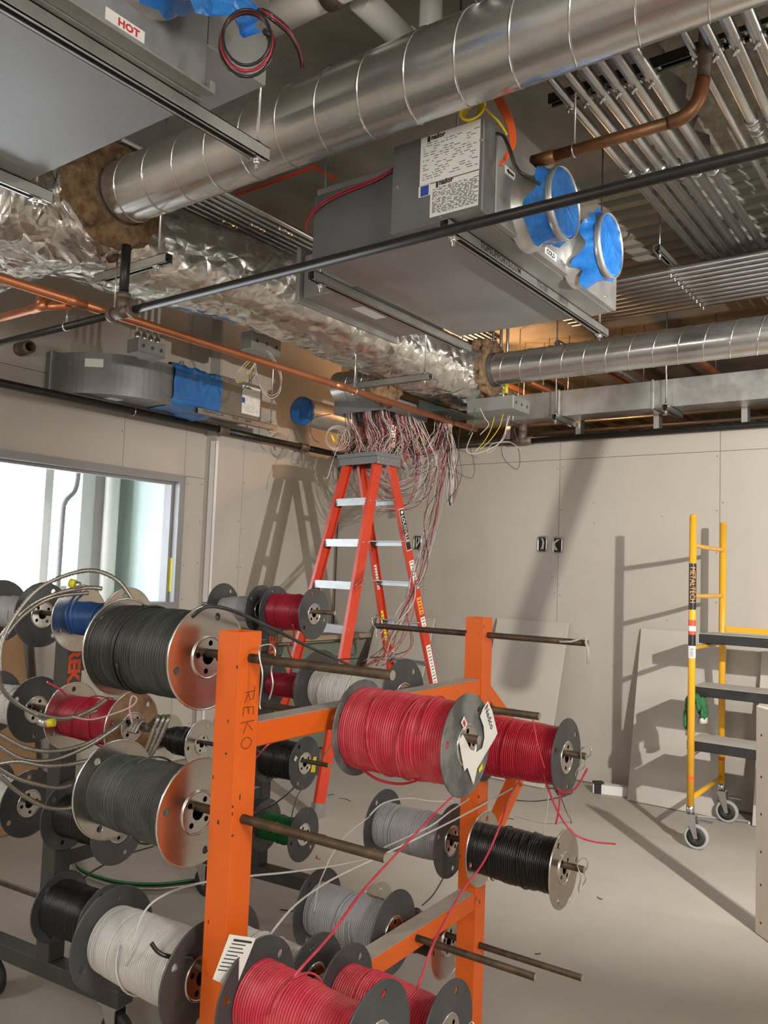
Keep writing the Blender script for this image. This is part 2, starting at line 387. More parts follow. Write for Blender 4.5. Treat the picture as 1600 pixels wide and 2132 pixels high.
# hollow metal frame
wf = struct('window_1', MB().bb((WX-0.16, Y1-0.055, ZS), (WX+0.022, Y1, ZH)), 'frame_grey')
struct('frame_head', MB().bb((WX-0.16, Y0, ZH-0.055), (WX+0.022, Y1-0.055, ZH)), 'frame_grey', wf)
struct('frame_sill', MB().bb((WX-0.16, Y0, ZS), (WX+0.022, Y1-0.055, ZS+0.05)), 'frame_grey', wf)
struct('frame_jamb', MB().bb((WX-0.16, Y0, ZS+0.05), (WX+0.022, Y0+0.055, ZH-0.055)), 'frame_grey', wf)
struct('frame_stop', MB().bb((WX-0.10, Y1-0.075, ZS+0.05), (WX-0.05, Y1-0.055, ZH-0.055)), 'frame_grey', wf)
struct('frame_stop', MB().bb((WX-0.10, Y0+0.055, ZH-0.075), (WX-0.05, Y1-0.075, ZH-0.055)), 'frame_grey', wf)
struct('frame_label', MB().bb((WX-0.048, Y1-0.0565, 1.30), (WX-0.014, Y1-0.0548, 1.56)), 'sticker_yellow', wf)
# --- the bright room beyond the opening
EX = -8.35
ext = MB()
ext.bb((EX-0.2, -3.1, 0), (EX, 5.47, 0.55)); ext.bb((EX-0.2, -3.1, 2.9), (EX, 5.47, CZ)); ext.bb((EX-0.2, 5.47, 0), (EX, 6.2, CZ)); ext.bb((EX-0.2, -3.1, 0.55), (EX, -0.2, 2.9))
struct('wall_exterior', ext, 'white_wall')
struct('window_2', MB().bb((EX-0.12, 5.02, 0.55), (EX+0.03, 5.12, 2.9)).bb((EX-0.12, -0.2, 0.55), (EX+0.03, 5.02, 0.62)).bb((EX-0.12, 3.1, 0.62), (EX-0.04, 3.18, 2.9)).bb((EX-0.12, 1.4, 0.62), (EX-0.04, 1.48, 2.9)), 'white_wall')
struct('wall_beyond', MB().bb((EX, 5.98, 0), (WX-0.14, 6.10, CZ)), 'green_board')
struct('trim_2', MB().bb((EX+0.001, 5.47, 0), (EX+0.04, 5.64, CZ)), 'white_wall')
# --- unseen sides of the rooms
struct('wall_rear', MB().bb((-9, -3.2, 0), (3.6, -3.05, CZ)), 'drywall')
struct('wall_side', MB().bb((3.5, -3.05, 0), (3.62, 11, CZ)), 'drywall')
struct('wall_hall', MB().bb((-9, 10.9, 0), (3.6, 11.05, CZ)), 'slab')
struct('wall_hall_end', MB().bb((-7.0, 6.10, 0), (-6.9, 10.9, CZ)), 'slab')
# conduit drop and column in the bright room
mb = MB(); a = onX(122, 1200, EX+0.10); b = onX(126, 980, EX+0.10)
mb.tube(spl([(a.x, a.y, 0.3), (a.x, a.y, 1.9), (a.x+0.02, a.y+0.01, 2.15), (b.x-0.02, a.y+0.16, 2.35), (b.x-0.02, a.y+0.17, 2.9), (b.x-0.02, a.y+0.17, CZ)], 6), 0.03, 10)
solo('wall_conduit', mb, 'frame_grey', 'grey conduit drop beside the blown-out window in the next room', 'conduit')
solo('riser_pipe', MB().cyl((EX+0.17, 5.78, 0), (EX+0.17, 5.78, CZ), 0.085, 20), 'pvc', 'thick pale riser pipe against the far wall of the next room', 'pipe')
# --- outlet boxes in the back wall
def outlet(px, py, label):
    c = onY(px, py, WY-0.002); t = thing('outlet_box', label, 'outlet box', (c.x, WY, c.z-0.05), group='open outlet boxes in the back wall')
    ring = []
    for i in range(20):
        a = 2*math.pi*i/20; ring.append(V((c.x+0.036*max(-1, min(1, 1.35*math.cos(a))), WY-0.006, c.z+0.058*max(-1, min(1, 1.25*math.sin(a))))))
    part(t, 'mud_ring', MB().tube(ring, 0.006, 6, closed=True), 'outlet')
    part(t, 'cavity', MB().bb((c.x-0.034, WY-0.004, c.z-0.052), (c.x+0.034, WY-0.001, c.z+0.052)), 'dark_gap')
    w = MB(); rr = random.Random(px)
    for k in range(3):
        w.tube(spl([(c.x+rr.uniform(-.02, .02), WY-0.004, c.z+0.045), (c.x+rr.uniform(-.03, .03), WY-0.022, c.z+0.01), (c.x+rr.uniform(-.02, .02), WY-0.012, c.z-0.04)], 5), 0.004, 5)
    part(t, 'folded_wires', w, 'wire_white')
outlet(1130, 1133, 'open steel outlet box in back wall, left one of the close pair')
outlet(1162, 1135, 'open steel outlet box in back wall, right one of the close pair')
outlet(870, 1130, 'open steel outlet box alone on back wall beside the stepladder')
# --- half sheets of drywall leaning on the back wall
def leaner(x0, x1, ybot, label, ztop=1.17, yt=WY-0.016, name='drywall_sheet', matl='drywall_board', t=0.013):
    p = [(x0, ybot, 0.004), (x1, ybot, 0.004), (x1, yt, ztop), (x0, yt, ztop)]
    d = V((0, yt-ybot, ztop)); n = V((0, -d.z, d.y)).normalized()*t
    mb = MB(); vs = [V(q) for q in p]; vs = vs+[v+n for v in vs]
    mb.add(vs, [(0, 1, 2, 3), (7, 6, 5, 4), (0, 4, 5, 1), (1, 5, 6, 2), (2, 6, 7, 3), (3, 7, 4, 0)])
    for i, m in enumerate((0, 0, 1, 1, 1, 1)): mb.m[i] = m
    return solo(name, mb, [matl, 'gypsum'], label, 'drywall sheet', 'half sheets leaning on the back wall')
leaner(-4.40, -3.80, 5.56, 'grey half sheet of drywall leaning on back wall behind the stepladder', 1.13)
leaner(-3.20, -2.59, 5.58, 'grey half sheet of drywall leaning behind the upper right red spool', 1.17)
leaner(-2.03, -1.44, 5.72, 'wide grey drywall sheet leaning behind the yellow scaffold', 1.17)
leaner(-1.22, -0.55, 5.70, 'grey drywall sheet leaning behind the scaffold planks at right edge', 1.08)
# ================================================================== wire racks
RACKL, TW = 1.08, 0.0635
class Rack:
    def __init__(s, name, px, py, dep, yaw, label, paint, rodz, group):
        s.ax = axz(yaw); s.yaw = yaw
        c = at(px, py, dep); n = c - s.ax[0]*(TW/2) + s.ax[1]*(TW/2); s.o = V((n.x, n.y, 0))
        s.t = thing(name, label, 'wire rack', s.o, yaw, group)
    def w(s, x, y, z): return s.o + s.ax[0]*x + s.ax[1]*y + V((0, 0, z))
    def on_s(s, px, py, sv):
        d = ray(px, py); q = s.o+s.ax[1]*sv-CAM; return CAM + d*(q.dot(s.ax[1])/d.dot(s.ax[1]))
    def on_x(s, px, py, xv):
        d = ray(px, py); q = s.o+s.ax[0]*xv-CAM; return CAM + d*(q.dot(s.ax[0])/d.dot(s.ax[0]))
    def loc(s, p): q = p-s.o; return V((q.dot(s.ax[0]), q.dot(s.ax[1]), q.z))
def sq_tube(x, y, z0, z1, w=TW, t=0.005):
    mb = MB(); h = w/2
    mb.bb((x-h, y-h, z0), (x+h, y-h+t, z1)); mb.bb((x-h, y+h-t, z0), (x+h, y+h, z1))
    mb.bb((x-h, y-h+t, z0), (x-h+t, y+h-t, z1)); mb.bb((x+h-t, y-h+t, z0), (x+h, y+h-t, z1))
    mb.bb((x-h+t, y-h+t, z1-0.03), (x+h-t, y+h-t, z1-0.028), 1); return mb
RODZ = (1.33, 1.005, 0.685, 0.385)
def build_rack(R, paint, rods, casters=True, seed=1, base=0.152):
    t = R.t; L = RACKL; rr = random.Random(seed)
    for y in (0, L):
        p = part(t, 'post', sq_tube(0, y, base+0.053, 1.384), [paint, 'dark_gap'], 0.003, world=False)
        ch = MB()
        for k in range(14):
            z = rr.uniform(0.5, 1.37); f = rr.random(); sx = rr.uniform(0.002, 0.006); sz = rr.uniform(0.003, 0.014)
            if f < 0.5: ch.box((TW/2, y-TW/2+rr.choice((0.001, 0.004, rr.uniform(0, TW))), z), (0.0006, sx, sz))
            else: ch.box((rr.uniform(-TW/2, TW/2), y-TW/2, z), (sx, 0.0006, sz))
        part(p, 'paint_chips', ch, 'chip', world=False, kind='stuff')
        part(t, 'foot_beam', MB().bb((-0.36, y-0.032, base), (0.36, y+0.032, base+0.053)), paint, 0.003, world=False)
        if casters:
            for x in (-0.31, 0.31):
                wr = base*0.42; zt = base-0.003
                cm = MB().box((x, y, zt), (0.08, 0.06, 0.006))
                for yy in (y-0.025, y+0.021): cm.prism([(x-0.03, yy, zt-0.002), (x+0.03, yy, zt-0.002), (x+0.035, yy, wr*0.85), (x+0.010, yy, wr*0.85)], (0, 0.004, 0))
                c = part(t, 'caster', cm, 'zinc', world=False)
                part(c, 'wheel', MB().lathe([(-0.014, 0.010), (-0.016, wr-0.009), (-0.010, wr), (0.010, wr), (0.016, wr-0.009), (0.014, 0.010)], (x+0.022, y, wr+0.0005), (0, 1, 0), 22, closed=True), 'tyre', world=False)
    for z, nm in ((1.168, 'upper_beam'), (0.522, 'lower_beam')):
        b = part(t, nm, MB().bb((-0.029, TW/2, z-0.025), (0.029, L-TW/2, z+0.025)), paint, 0.003, world=False)
        part(b, 'dust', MB().bb((-0.027, TW/2+0.004, z+0.0252), (0.026, L-TW/2-0.002, z+0.0262)), 'dust', world=False)
    for (y, z, x0, x1) in rods:
        part(t, 'rod', MB().cyl((x0, y, z), (x1, y, z), 0.0095, 14, mcap=1), ['rod_rust', 'rod_end'], world=False)
def rods_std(long=()):
    r = [(0, z, -0.385, 0.385) for z in RODZ]+[(y, z, -0.375, 0.375) for y, z in ((0.37, 1.158), (0.70, 1.168), (0.36, 0.535), (0.71, 0.53))]
    r += [(RACKL, z, -0.40 if z > 1.2 else -0.37, 0.36) for z in RODZ]
    return [(y, z, long.get((y, z), x0), x1) for y, z, x0, x1 in r] if long else r
RO = Rack('wire_rack', 502, 1316, 1.68, 2.2, 'orange painted steel wire rack on floor in the foreground', 'orange_paint', RODZ, 'wire racks full of spools')
build_rack(RO, 'orange_paint', rods_std(), seed=4, base=0.085)
b = part(RO.t, 'end_handle', MB().bar((0, RACKL+0.02, 1.165), (0, RACKL+0.30, 0.97), 0.045, 0.045).bar((0, RACKL+0.30, 0.99), (0, RACKL+0.30, 0.80), 0.045, 0.045).bar((0, RACKL+0.30, 0.82), (0, RACKL+0.02, 0.60), 0.045, 0.045), 'orange_paint', 0.003, world=False)
RD = Rack('wire_rack', 140, 1371, 2.75, 6.0, 'charcoal painted steel wire rack behind the orange rack', 'charcoal', RODZ, 'wire racks full of spools')
build_rack(RD, 'charcoal', rods_std({(RACKL, 0.685): -1.02, (RACKL, 0.385): -0.95}), seed=8)
# hand lettered and stencilled REKO on the posts
def strokes(parent, glyphs, org, xd, yd, sc, r, mat):
    mb = MB(); x = 0
    for g, adv in glyphs:
        for ln in g: mb.tube([V(org)+V(xd)*((x+a)*sc)+V(yd)*(b*sc) for a, b in ln], r, 4)
        x += adv
    return part(parent, 'lettering', mb, mat, world=False)
GL = {'R': ([[(-.3, 1.0), (.0, 1.02), (.55, .95), (.6, .62), (.12, .42), (.75, .08)], [(0.02, 1), (0.06, .08)]], 1.05),
      'E': ([[(.0, 0), (.06, 1), (.6, .98)], [(.03, .5), (.5, .55)], [(0, .02), (.58, 0)]], 1.0),
      'K': ([[(.0, 1.1), (.03, -.2)], [(.65, 1.0), (.1, .42), (.75, .1)]], 1.05),
      'O': ([[(.4+.38*math.cos(a*math.pi/8), .45+.5*math.sin(a*math.pi/8)) for a in range(17)]], 1.0)}
strokes(RO.t, [GL[c] for c in 'REKO'], (TW/2+0.0006, -0.014, 1.262), (0, 0, -1), (0, 1, 0), 0.030, 0.0007, 'ink')
for y, z in ((0, 1.225), (RACKL, 1.262)):
    lettering(RD.t, 'REKO', 0.066, 'stencil', (TW/2+0.0004, y-0.024, z), (0, 0, -1), (0, 1, 0), world=False, bold=0.003)
# ------------------------------------------------------------------ spools
FR = 0.111
def _holes(n, rr_, r, ph): return [(rr_*math.cos(ph+2*math.pi*i/n), rr_*math.sin(ph+2*math.pi*i/n), r) for i in range(n)]
FL = {k: disc_holes(FR, _holes(3, 0.089, 0.0085, 0.4)+[(0, 0, 0.043)], 0.003, 'flange_'+k) for k in ('dark', 'dusty', 'silver', 'rusty')}
HUBM = disc_holes(0.044, _holes(4, 0.030, 0.0062, 0.5)+[(0, 0, 0.0165)], 0.002, 'hub', 32, 10)
def torus(R, r, mat, n=48, k=6):
    return MB().lathe([(r*math.cos(2*math.pi*i/k), R+r*math.sin(2*math.pi*i/k)) for i in range(k)], (0, 0, 0), (1, 0, 0), n, closed=True).mesh('ring', mat)
RIMS = {k: torus(FR, 0.0024, 'seam' if k in ('silver', 'rusty') else 'flange_'+k) for k in FL}
RINGM = torus(0.0445, 0.0032, 'hub', 32)
NSP = [0]
def winding(x0, x1, rw, mat, seed, pitch=0.0060, messy=0.0, n=40):
    rr = random.Random(seed); prof = []; x = x0; L = x1-x0; k = 0
    def rad(t):
        if isinstance(rw, (int, float)): return rw
        u = t*(len(rw)-1); i = min(int(u), len(rw)-2); return rw[i]+(rw[i+1]-rw[i])*(u-i)
    off = 0
    while x < x1-pitch:
        off = off*0.7+rr.uniform(-1, 1)*0.0009; r = rad((x-x0)/L)+off+(rr.uniform(-messy, messy) if messy else 0)
        if rr.random() < 0.06: r -= 0.0022
        h = pitch/2
        prof += [(x, r-0.0052), (x+0.18*h, r-0.0022), (x+0.5*h, r-0.0006), (x+h, r), (x+1.5*h, r-0.0006), (x+1.82*h, r-0.0022)]; x += pitch
    prof = [(x0, 0.044)]+prof+[(x1-0.0005, prof[-1][1]-0.002), (x1-0.0005, 0.044)]
    mb = MB().lathe(prof, (0, 0, 0), (1, 0, 0), n)
    rr2 = random.Random(seed+5); ph = rr2.uniform(0, 6)
    for v in mb.v:
        a = math.atan2(v.z, v.y); m = min(v.x-x0, x1-v.x)
        if m > 0.004: v.x += 0.0016*math.sin(a+ph)+0.0007*math.sin(3*a)
        if messy: v.y *= 1+messy*3*math.sin(2*a+v.x*40); v.z *= 1+messy*3*math.cos(3*a+v.x*30)
    return mb
def spool(R, y, z, x0, x1, wire, fl, rw, label, group, right=None, messy=0.0, pitch=0.0062, flr=None):
    NSP[0] += 1; xc = (x0+x1)/2; h = (x1-x0)/2
    p = R.w(xc, y, z-FR-0.007)
    t = thing('wire_spool', label, 'wire spool', p, R.yaw, group)
    off = Matrix.Translation((0, 0, FR))
    for sx in (-1, 1):
        k = (flr if (sx > 0 and flr) else fl)
        f = part(t, 'flange', FL[k], None, world=False); f.location = (sx*(h-0.0015), 0, FR); f.rotation_euler = (random.uniform(0, 6), 0, 0)
        if sx < 0: f.location.x += 0.0
        for nm, me, dx in (('hub_plate', HUBM, sx*0.0018), ('hub_ring', RINGM, sx*0.002), ('rim', RIMS[k], 0)):
            c = part(f, nm, me, None, world=False); c.location = (dx, 0, 0)
    w = winding(-h+0.003, h-0.003, rw, wire, NSP[0], pitch, messy); 
    for v in w.v: v.z += FR
    ww = part(t, 'wound_wire', w, wire, world=False)
    rq = random.Random(NSP[0]*7)
    for q in range(rq.randint(1, 3)):
        a0 = rq.uniform(0, 6.28); xs0 = rq.uniform(-0.6, 0.3)*h; dx = rq.choice((-1, 1))*rq.uniform(0.02, 0.06); rm = (max(rw) if isinstance(rw, tuple) else rw)+0.0012
        pts = [(xs0+dx*i/22, rm*math.cos(a0+4.4*i/22), FR+rm*math.sin(a0+4.4*i/22)) for i in range(23)]
        if all(abs(p[0]) < h-0.006 for p in pts): part(ww, 'crossing_strand', MB().tube(pts, 0.0023, 6), wire, world=False)
    t['_x'] = 0; del t['_x']
    return t
GO, GD = 'spools on the orange rack', 'spools on the charcoal rack'
SP = {}
SP['O1L'] = spool(RO, 0, 1.328, -0.372, -0.092, 'wire_black_dusty', 'silver', (0.098, 0.097, 0.096, 0.094), 'large spool of black wire with shiny steel flanges, topmost beside the REKO lettered post', GO, pitch=0.0076)
SP['O2L'] = spool(RO, 0, 1.000, -0.375, -0.098, 'wire_grey_dusty', 'silver', (0.080, 0.084, 0.086, 0.090), 'large spool of dusty grey-black wire with steel flanges, below the topmost black one', GO, pitch=0.0072)
SP['O3L'] = spool(RO, 0, 0.672, -0.350, -0.062, 'wire_white', 'dark', (0.072, 0.076, 0.078, 0.080), 'large spool of white wire with dark flanges left of the orange post, lowest in view', GO, pitch=0.0060)
SP['O3R'] = spool(RO, 0, 0.680, 0.090, 0.378, 'wire_red_dusty', 'dark', (0.072, 0.066, 0.060, 0.056), 'dusty red wire spool at the bottom edge, right of the orange post', GO)
SP['O4R'] = spool(RO, 0.37, 1.150, 0.055, 0.345, 'wire_red_dusty', 'dusty', (0.095, 0.096, 0.095, 0.090), 'big dusty red wire spool with torn white paper label on its flange', GO, pitch=0.0060)
SP['O5L'] = spool(RO, 0.70, 1.170, -0.336, -0.035, 'wire_white', 'dark', 0.060, 'white wire spool behind the upper orange beam under the bare rod', GO)
SP['O10R'] = spool(RO, 0.36, 0.530, 0.045, 0.325, 'wire_red_dusty', 'dark', (0.070, 0.074, 0.068, 0.062), 'dusty red wire spool at bottom edge in front of the far orange post', GO)
SP['O10L'] = spool(RO, 0.36, 0.530, -0.33, -0.045, 'wire_white', 'dark', 0.066, 'white wire spool low between the two orange posts, behind the bottom red one', GO)
SP['O9L'] = spool(RO, 0.71, 0.530, -0.315, -0.045, 'wire_grey', 'dark', (0.074, 0.073, 0.071), 'pale grey wire spool left of the lower orange beam', GO)
SP['F2R'] = spool(RO, RACKL, 1.000, 0.035, 0.300, 'wire_red', 'dark', (0.092, 0.090, 0.087, 0.083), 'clean red wire spool on the far orange post, a bare rod above it', GO)
SP['F3L'] = spool(RO, RACKL, 0.682, -0.340, -0.075, 'wire_grey', 'dark', (0.072, 0.072, 0.070), 'pale grey wire spool with dark flanges left of the far orange post', GO)
SP['F3R'] = spool(RO, RACKL, 0.682, 0.034, 0.300, 'wire_black', 'silver', (0.074, 0.080, 0.080, 0.078), 'glossy black wire spool with steel flanges right of the far orange post', GO, messy=0.0012)
SP['F4L'] = spool(RO, RACKL, 0.375, -0.36, -0.075, 'wire_black', 'silver', 0.062, 'black wire spool with steel flange under the lower orange beam', GO)
SP['D1L'] = spool(RD, 0, 1.330, -0.385, -0.150, 'wire_grey', 'dark', 0.056, 'pale grey wire spool at left edge, top rod of the charcoal rack', GD)
SP['D1R'] = spool(RD, 0, 1.330, 0.040, 0.270, 'wire_blue', 'silver', 0.055, 'blue wire spool between shiny steel flanges on the charcoal rack', GD)
SP['D2L'] = spool(RD, 0, 1.003, -0.385, -0.150, 'wire_white', 'dark', 0.068, 'white wire spool with black flanges at left edge, second rod of charcoal rack', GD)
SP['D2R'] = spool(RD, 0, 1.003, 0.035, 0.320, 'wire_maroon', 'silver', (0.066, 0.072, 0.076), 'dark red wire spool with one rusty steel flange, below the blue one', GD, flr='rusty')
SP['D3L'] = spool(RD, 0, 0.683, -0.385, -0.155, 'wire_white', 'dark', 0.074, 'white wire spool with black flanges at left edge, third rod of charcoal rack', GD)
SP['D3R'] = spool(RD, 0, 0.683, 0.050, 0.290, 'wire_black', 'dark', 0.070, 'black wire spool half hidden behind the dusty grey-black spool', GD)
SP['D4R'] = spool(RD, 0, 0.383, 0.034, 0.250, 'wire_black', 'dark', 0.085, 'very dark black wire spool lowest on the near charcoal post', GD)
SP['D9R'] = spool(RD, 0.70, 1.166, 0.040, 0.165, 'wire_black', 'dark', 0.075, 'black wire spool peeking out right behind the orange post top', GD)
SP['D5L'] = spool(RD, RACKL, 1.328, -0.275, -0.045, 'wire_grey', 'dark', (0.045, 0.058, 0.060), 'part-used grey wire spool with black flanges, highest row before the left wall', GD)
SP['D5R'] = spool(RD, RACKL, 1.328, 0.034, 0.250, 'wire_maroon', 'dark', (0.078, 0.080, 0.080), 'deep red wire spool with black flanges in front of the stepladder', GD)
SP['D6R'] = spool(RD, RACKL, 1.003, 0.034, 0.240, 'wire_maroon', 'dark', 0.052, 'thin deep red wire spool glimpsed under the bare orange rack rod', GD)
SP['D7R'] = spool(RD, RACKL, 0.683, 0.034, 0.235, 'wire_black', 'dark', 0.082, 'black wire spool with black flange and yellow sticker under the upper orange beam', GD)
SP['D7L'] = spool(RD, RACKL, 0.683, -0.590, -0.360, 'wire_black', 'silver', (0.045, 0.062, 0.066, 0.060), 'loosely wound black wire spool with steel flange between the two big spools', GD, messy=0.006, pitch=0.008)
SP['D7LL'] = spool(RD, RACKL, 0.683, -0.930, -0.720, 'wire_black', 'dark', 0.070, 'black flanged spool behind the armoured cables, between the two big spools', GD)
SP['D8R'] = spool(RD, RACKL, 0.383, 0.034, 0.245, 'wire_green', 'dark', 0.058, 'green wire spool with black flanges low on the charcoal rack', GD)
SP['D8L'] = spool(RD, RACKL, 0.383, -0.720, -0.500, 'wire_maroon', 'dark', 0.055, 'small dark red wire spool under the dusty grey-black spool', GD)
# torn paper and stickers on the big red spool
t = SP['O4R']
def on_flange(R, key, xv, pts): return [R.on_x(px, py, xv) for px, py in pts]
def cz(pts): return [(900+a/4.706, 1260+b/4.706) for a, b in pts]
pap = on_flange(RO, 'O4R', 0.349, cz([(545, 940), (590, 1040), (640, 1255), (600, 1330), (545, 1420), (440, 1600), (405, 1760), (345, 1590), (315, 1625), (262, 1320), (300, 1265), (335, 1330), (372, 1412), (430, 1440), (490, 1400), (512, 1300), (505, 1190), (470, 1090), (500, 1010)]))
part(t, 'paper_label', MB().prism(pap, RO.ax[0]*0.0008), 'paper')
a, b = on_flange(RO, 'O4R', 0.3502, cz([(515, 1010), (575, 1215)])); xd = (b-a).normalized(); yd = RO.ax[0].cross(xd)
lettering(t, 'Nedco', 0.024, 'ink', a, xd, yd)
for q, mt, nm in (([(283, 1150), (313, 1085), (345, 1160), (318, 1230)], 'paper', 'sticker'), ([(300, 1150), (315, 1120), (330, 1160), (316, 1195)], 'ink_red', 'sticker_mark'), ([(455, 1610), (490, 1550), (495, 1600), (462, 1640)], 'sticker_yellow', 'sticker')):
    part(t, nm, MB().prism(on_flange(RO, 'O4R', 0.3478 if nm == 'sticker' else 0.3484, cz(q)), RO.ax[0]*0.0006), mt)
t = SP['D7R']
def cz2(pts): return [(380+a/4.706, 1270+b/4.706) for a, b in pts]
for q, mt in (([(1283, 1440), (1313, 1435), (1300, 1590), (1255, 1590)], 'sticker_yellow'), ([(1090, 1470), (1110, 1425), (1130, 1445), (1110, 1485)], 'paper')):
    part(t, 'sticker', MB().prism([RD.on_x(px, py, 0.2375) for px, py in cz2(q)], RD.ax[0]*0.0006), mt)
# hairpin clips hanging on rod ends
def clip(R, y, z, x, label, h=0.075, tilt=0.0):
    pts = [(0.0, 0.030), (-0.009, 0.022), (-0.006, 0.004), (0.004, -0.35*h), (0.000, -h), (0.003, -h-0.012)]
    pts2 = [(0.0, 0.030), (0.011, 0.022), (0.012, 0.006), (0.004, -0.25*h), (0.010, -0.6*h), (0.002, -0.95*h)]
    ct, st = math.cos(tilt), math.sin(tilt)
    def wp(a, b, yy): return R.w(x+a*ct-b*st, y+yy, z+a*st+b*ct)
    path = [wp(a, b, -0.013) for a, b in pts[::-1]]+[wp(a, b, 0.013) for a, b in pts2]
    solo('hairpin_clip', MB().tube(spl(path, 6), 0.0019, 6), 'clip', label, 'clip', 'hairpin clips on rod ends')
clip(RO, 0, 1.33, 0.075, 'hairpin clip hanging on the bare top rod of the near orange post', 0.085)
clip(RO, RACKL, 1.005, 0.352, 'hairpin clip on rod end of the clean red spool', 0.05, -0.35)
clip(RO, RACKL, 0.685, 0.352, 'hairpin clip on rod end of the glossy black spool', 0.05, -0.05)
clip(RO, RACKL, 1.33, -0.392, 'hairpin clip on the far top rod end in front of the ladder', 0.03, 0.2)
clip(RO, 0.36, 0.535, 0.366, 'hairpin clip on the rod end at the bottom edge of the picture', 0.04, -0.3)
# white strip hooked over the far bare rod
q = [RO.on_s(px, py, RACKL-0.014) for px, py in ((1166, 1336), (1190, 1336), (1206, 1331), (1218, 1326), (1222, 1328), (1220, 1338))]
q += [RO.on_s(px, py, RACKL-0.02) for px, py in ((1223, 1345), (1225, 1352), (1225, 1383))]
solo('plastic_strip', MB().tube(q, 0.0035, 6), 'wire_white', 'white plastic strip hooked over the far bare rod end', 'strip')
# paper tag stuck to the near orange post
q = [RO.loc(at(px, py, d)) for px, py, d in ((478, 1945, 1.585), (533, 1953, 1.60), (519, 1985, 1.60), (497, 2042, 1.58), (470, 2050, 1.568), (443, 2038, 1.555))]
q = [RO.w(*v) for v in q]
o = solo('paper_tag', MB().prism(q, -RO.ax[1]*0.0008+RO.ax[0]*0.0008), 'paper', 'torn paper tag with printed table stuck on the near orange post', 'paper tag')
mb = MB(); a, bq, c = q[0], q[1], q[5]
for i in range(9):
    s0 = a+(c-a)*(0.10+0.085*i)+(bq-a)*(0.22-0.02*i)+RO.ax[0]*0.0016-RO.ax[1]*0.0016; s1 = s0+(bq-a)*(0.55 if i % 3 else 0.68)*(1-0.05*i)
    mb.bar(s0, s1, 0.0009, 0.0016 if i else 0.004)
part(o, 'printing', mb, 'ink')
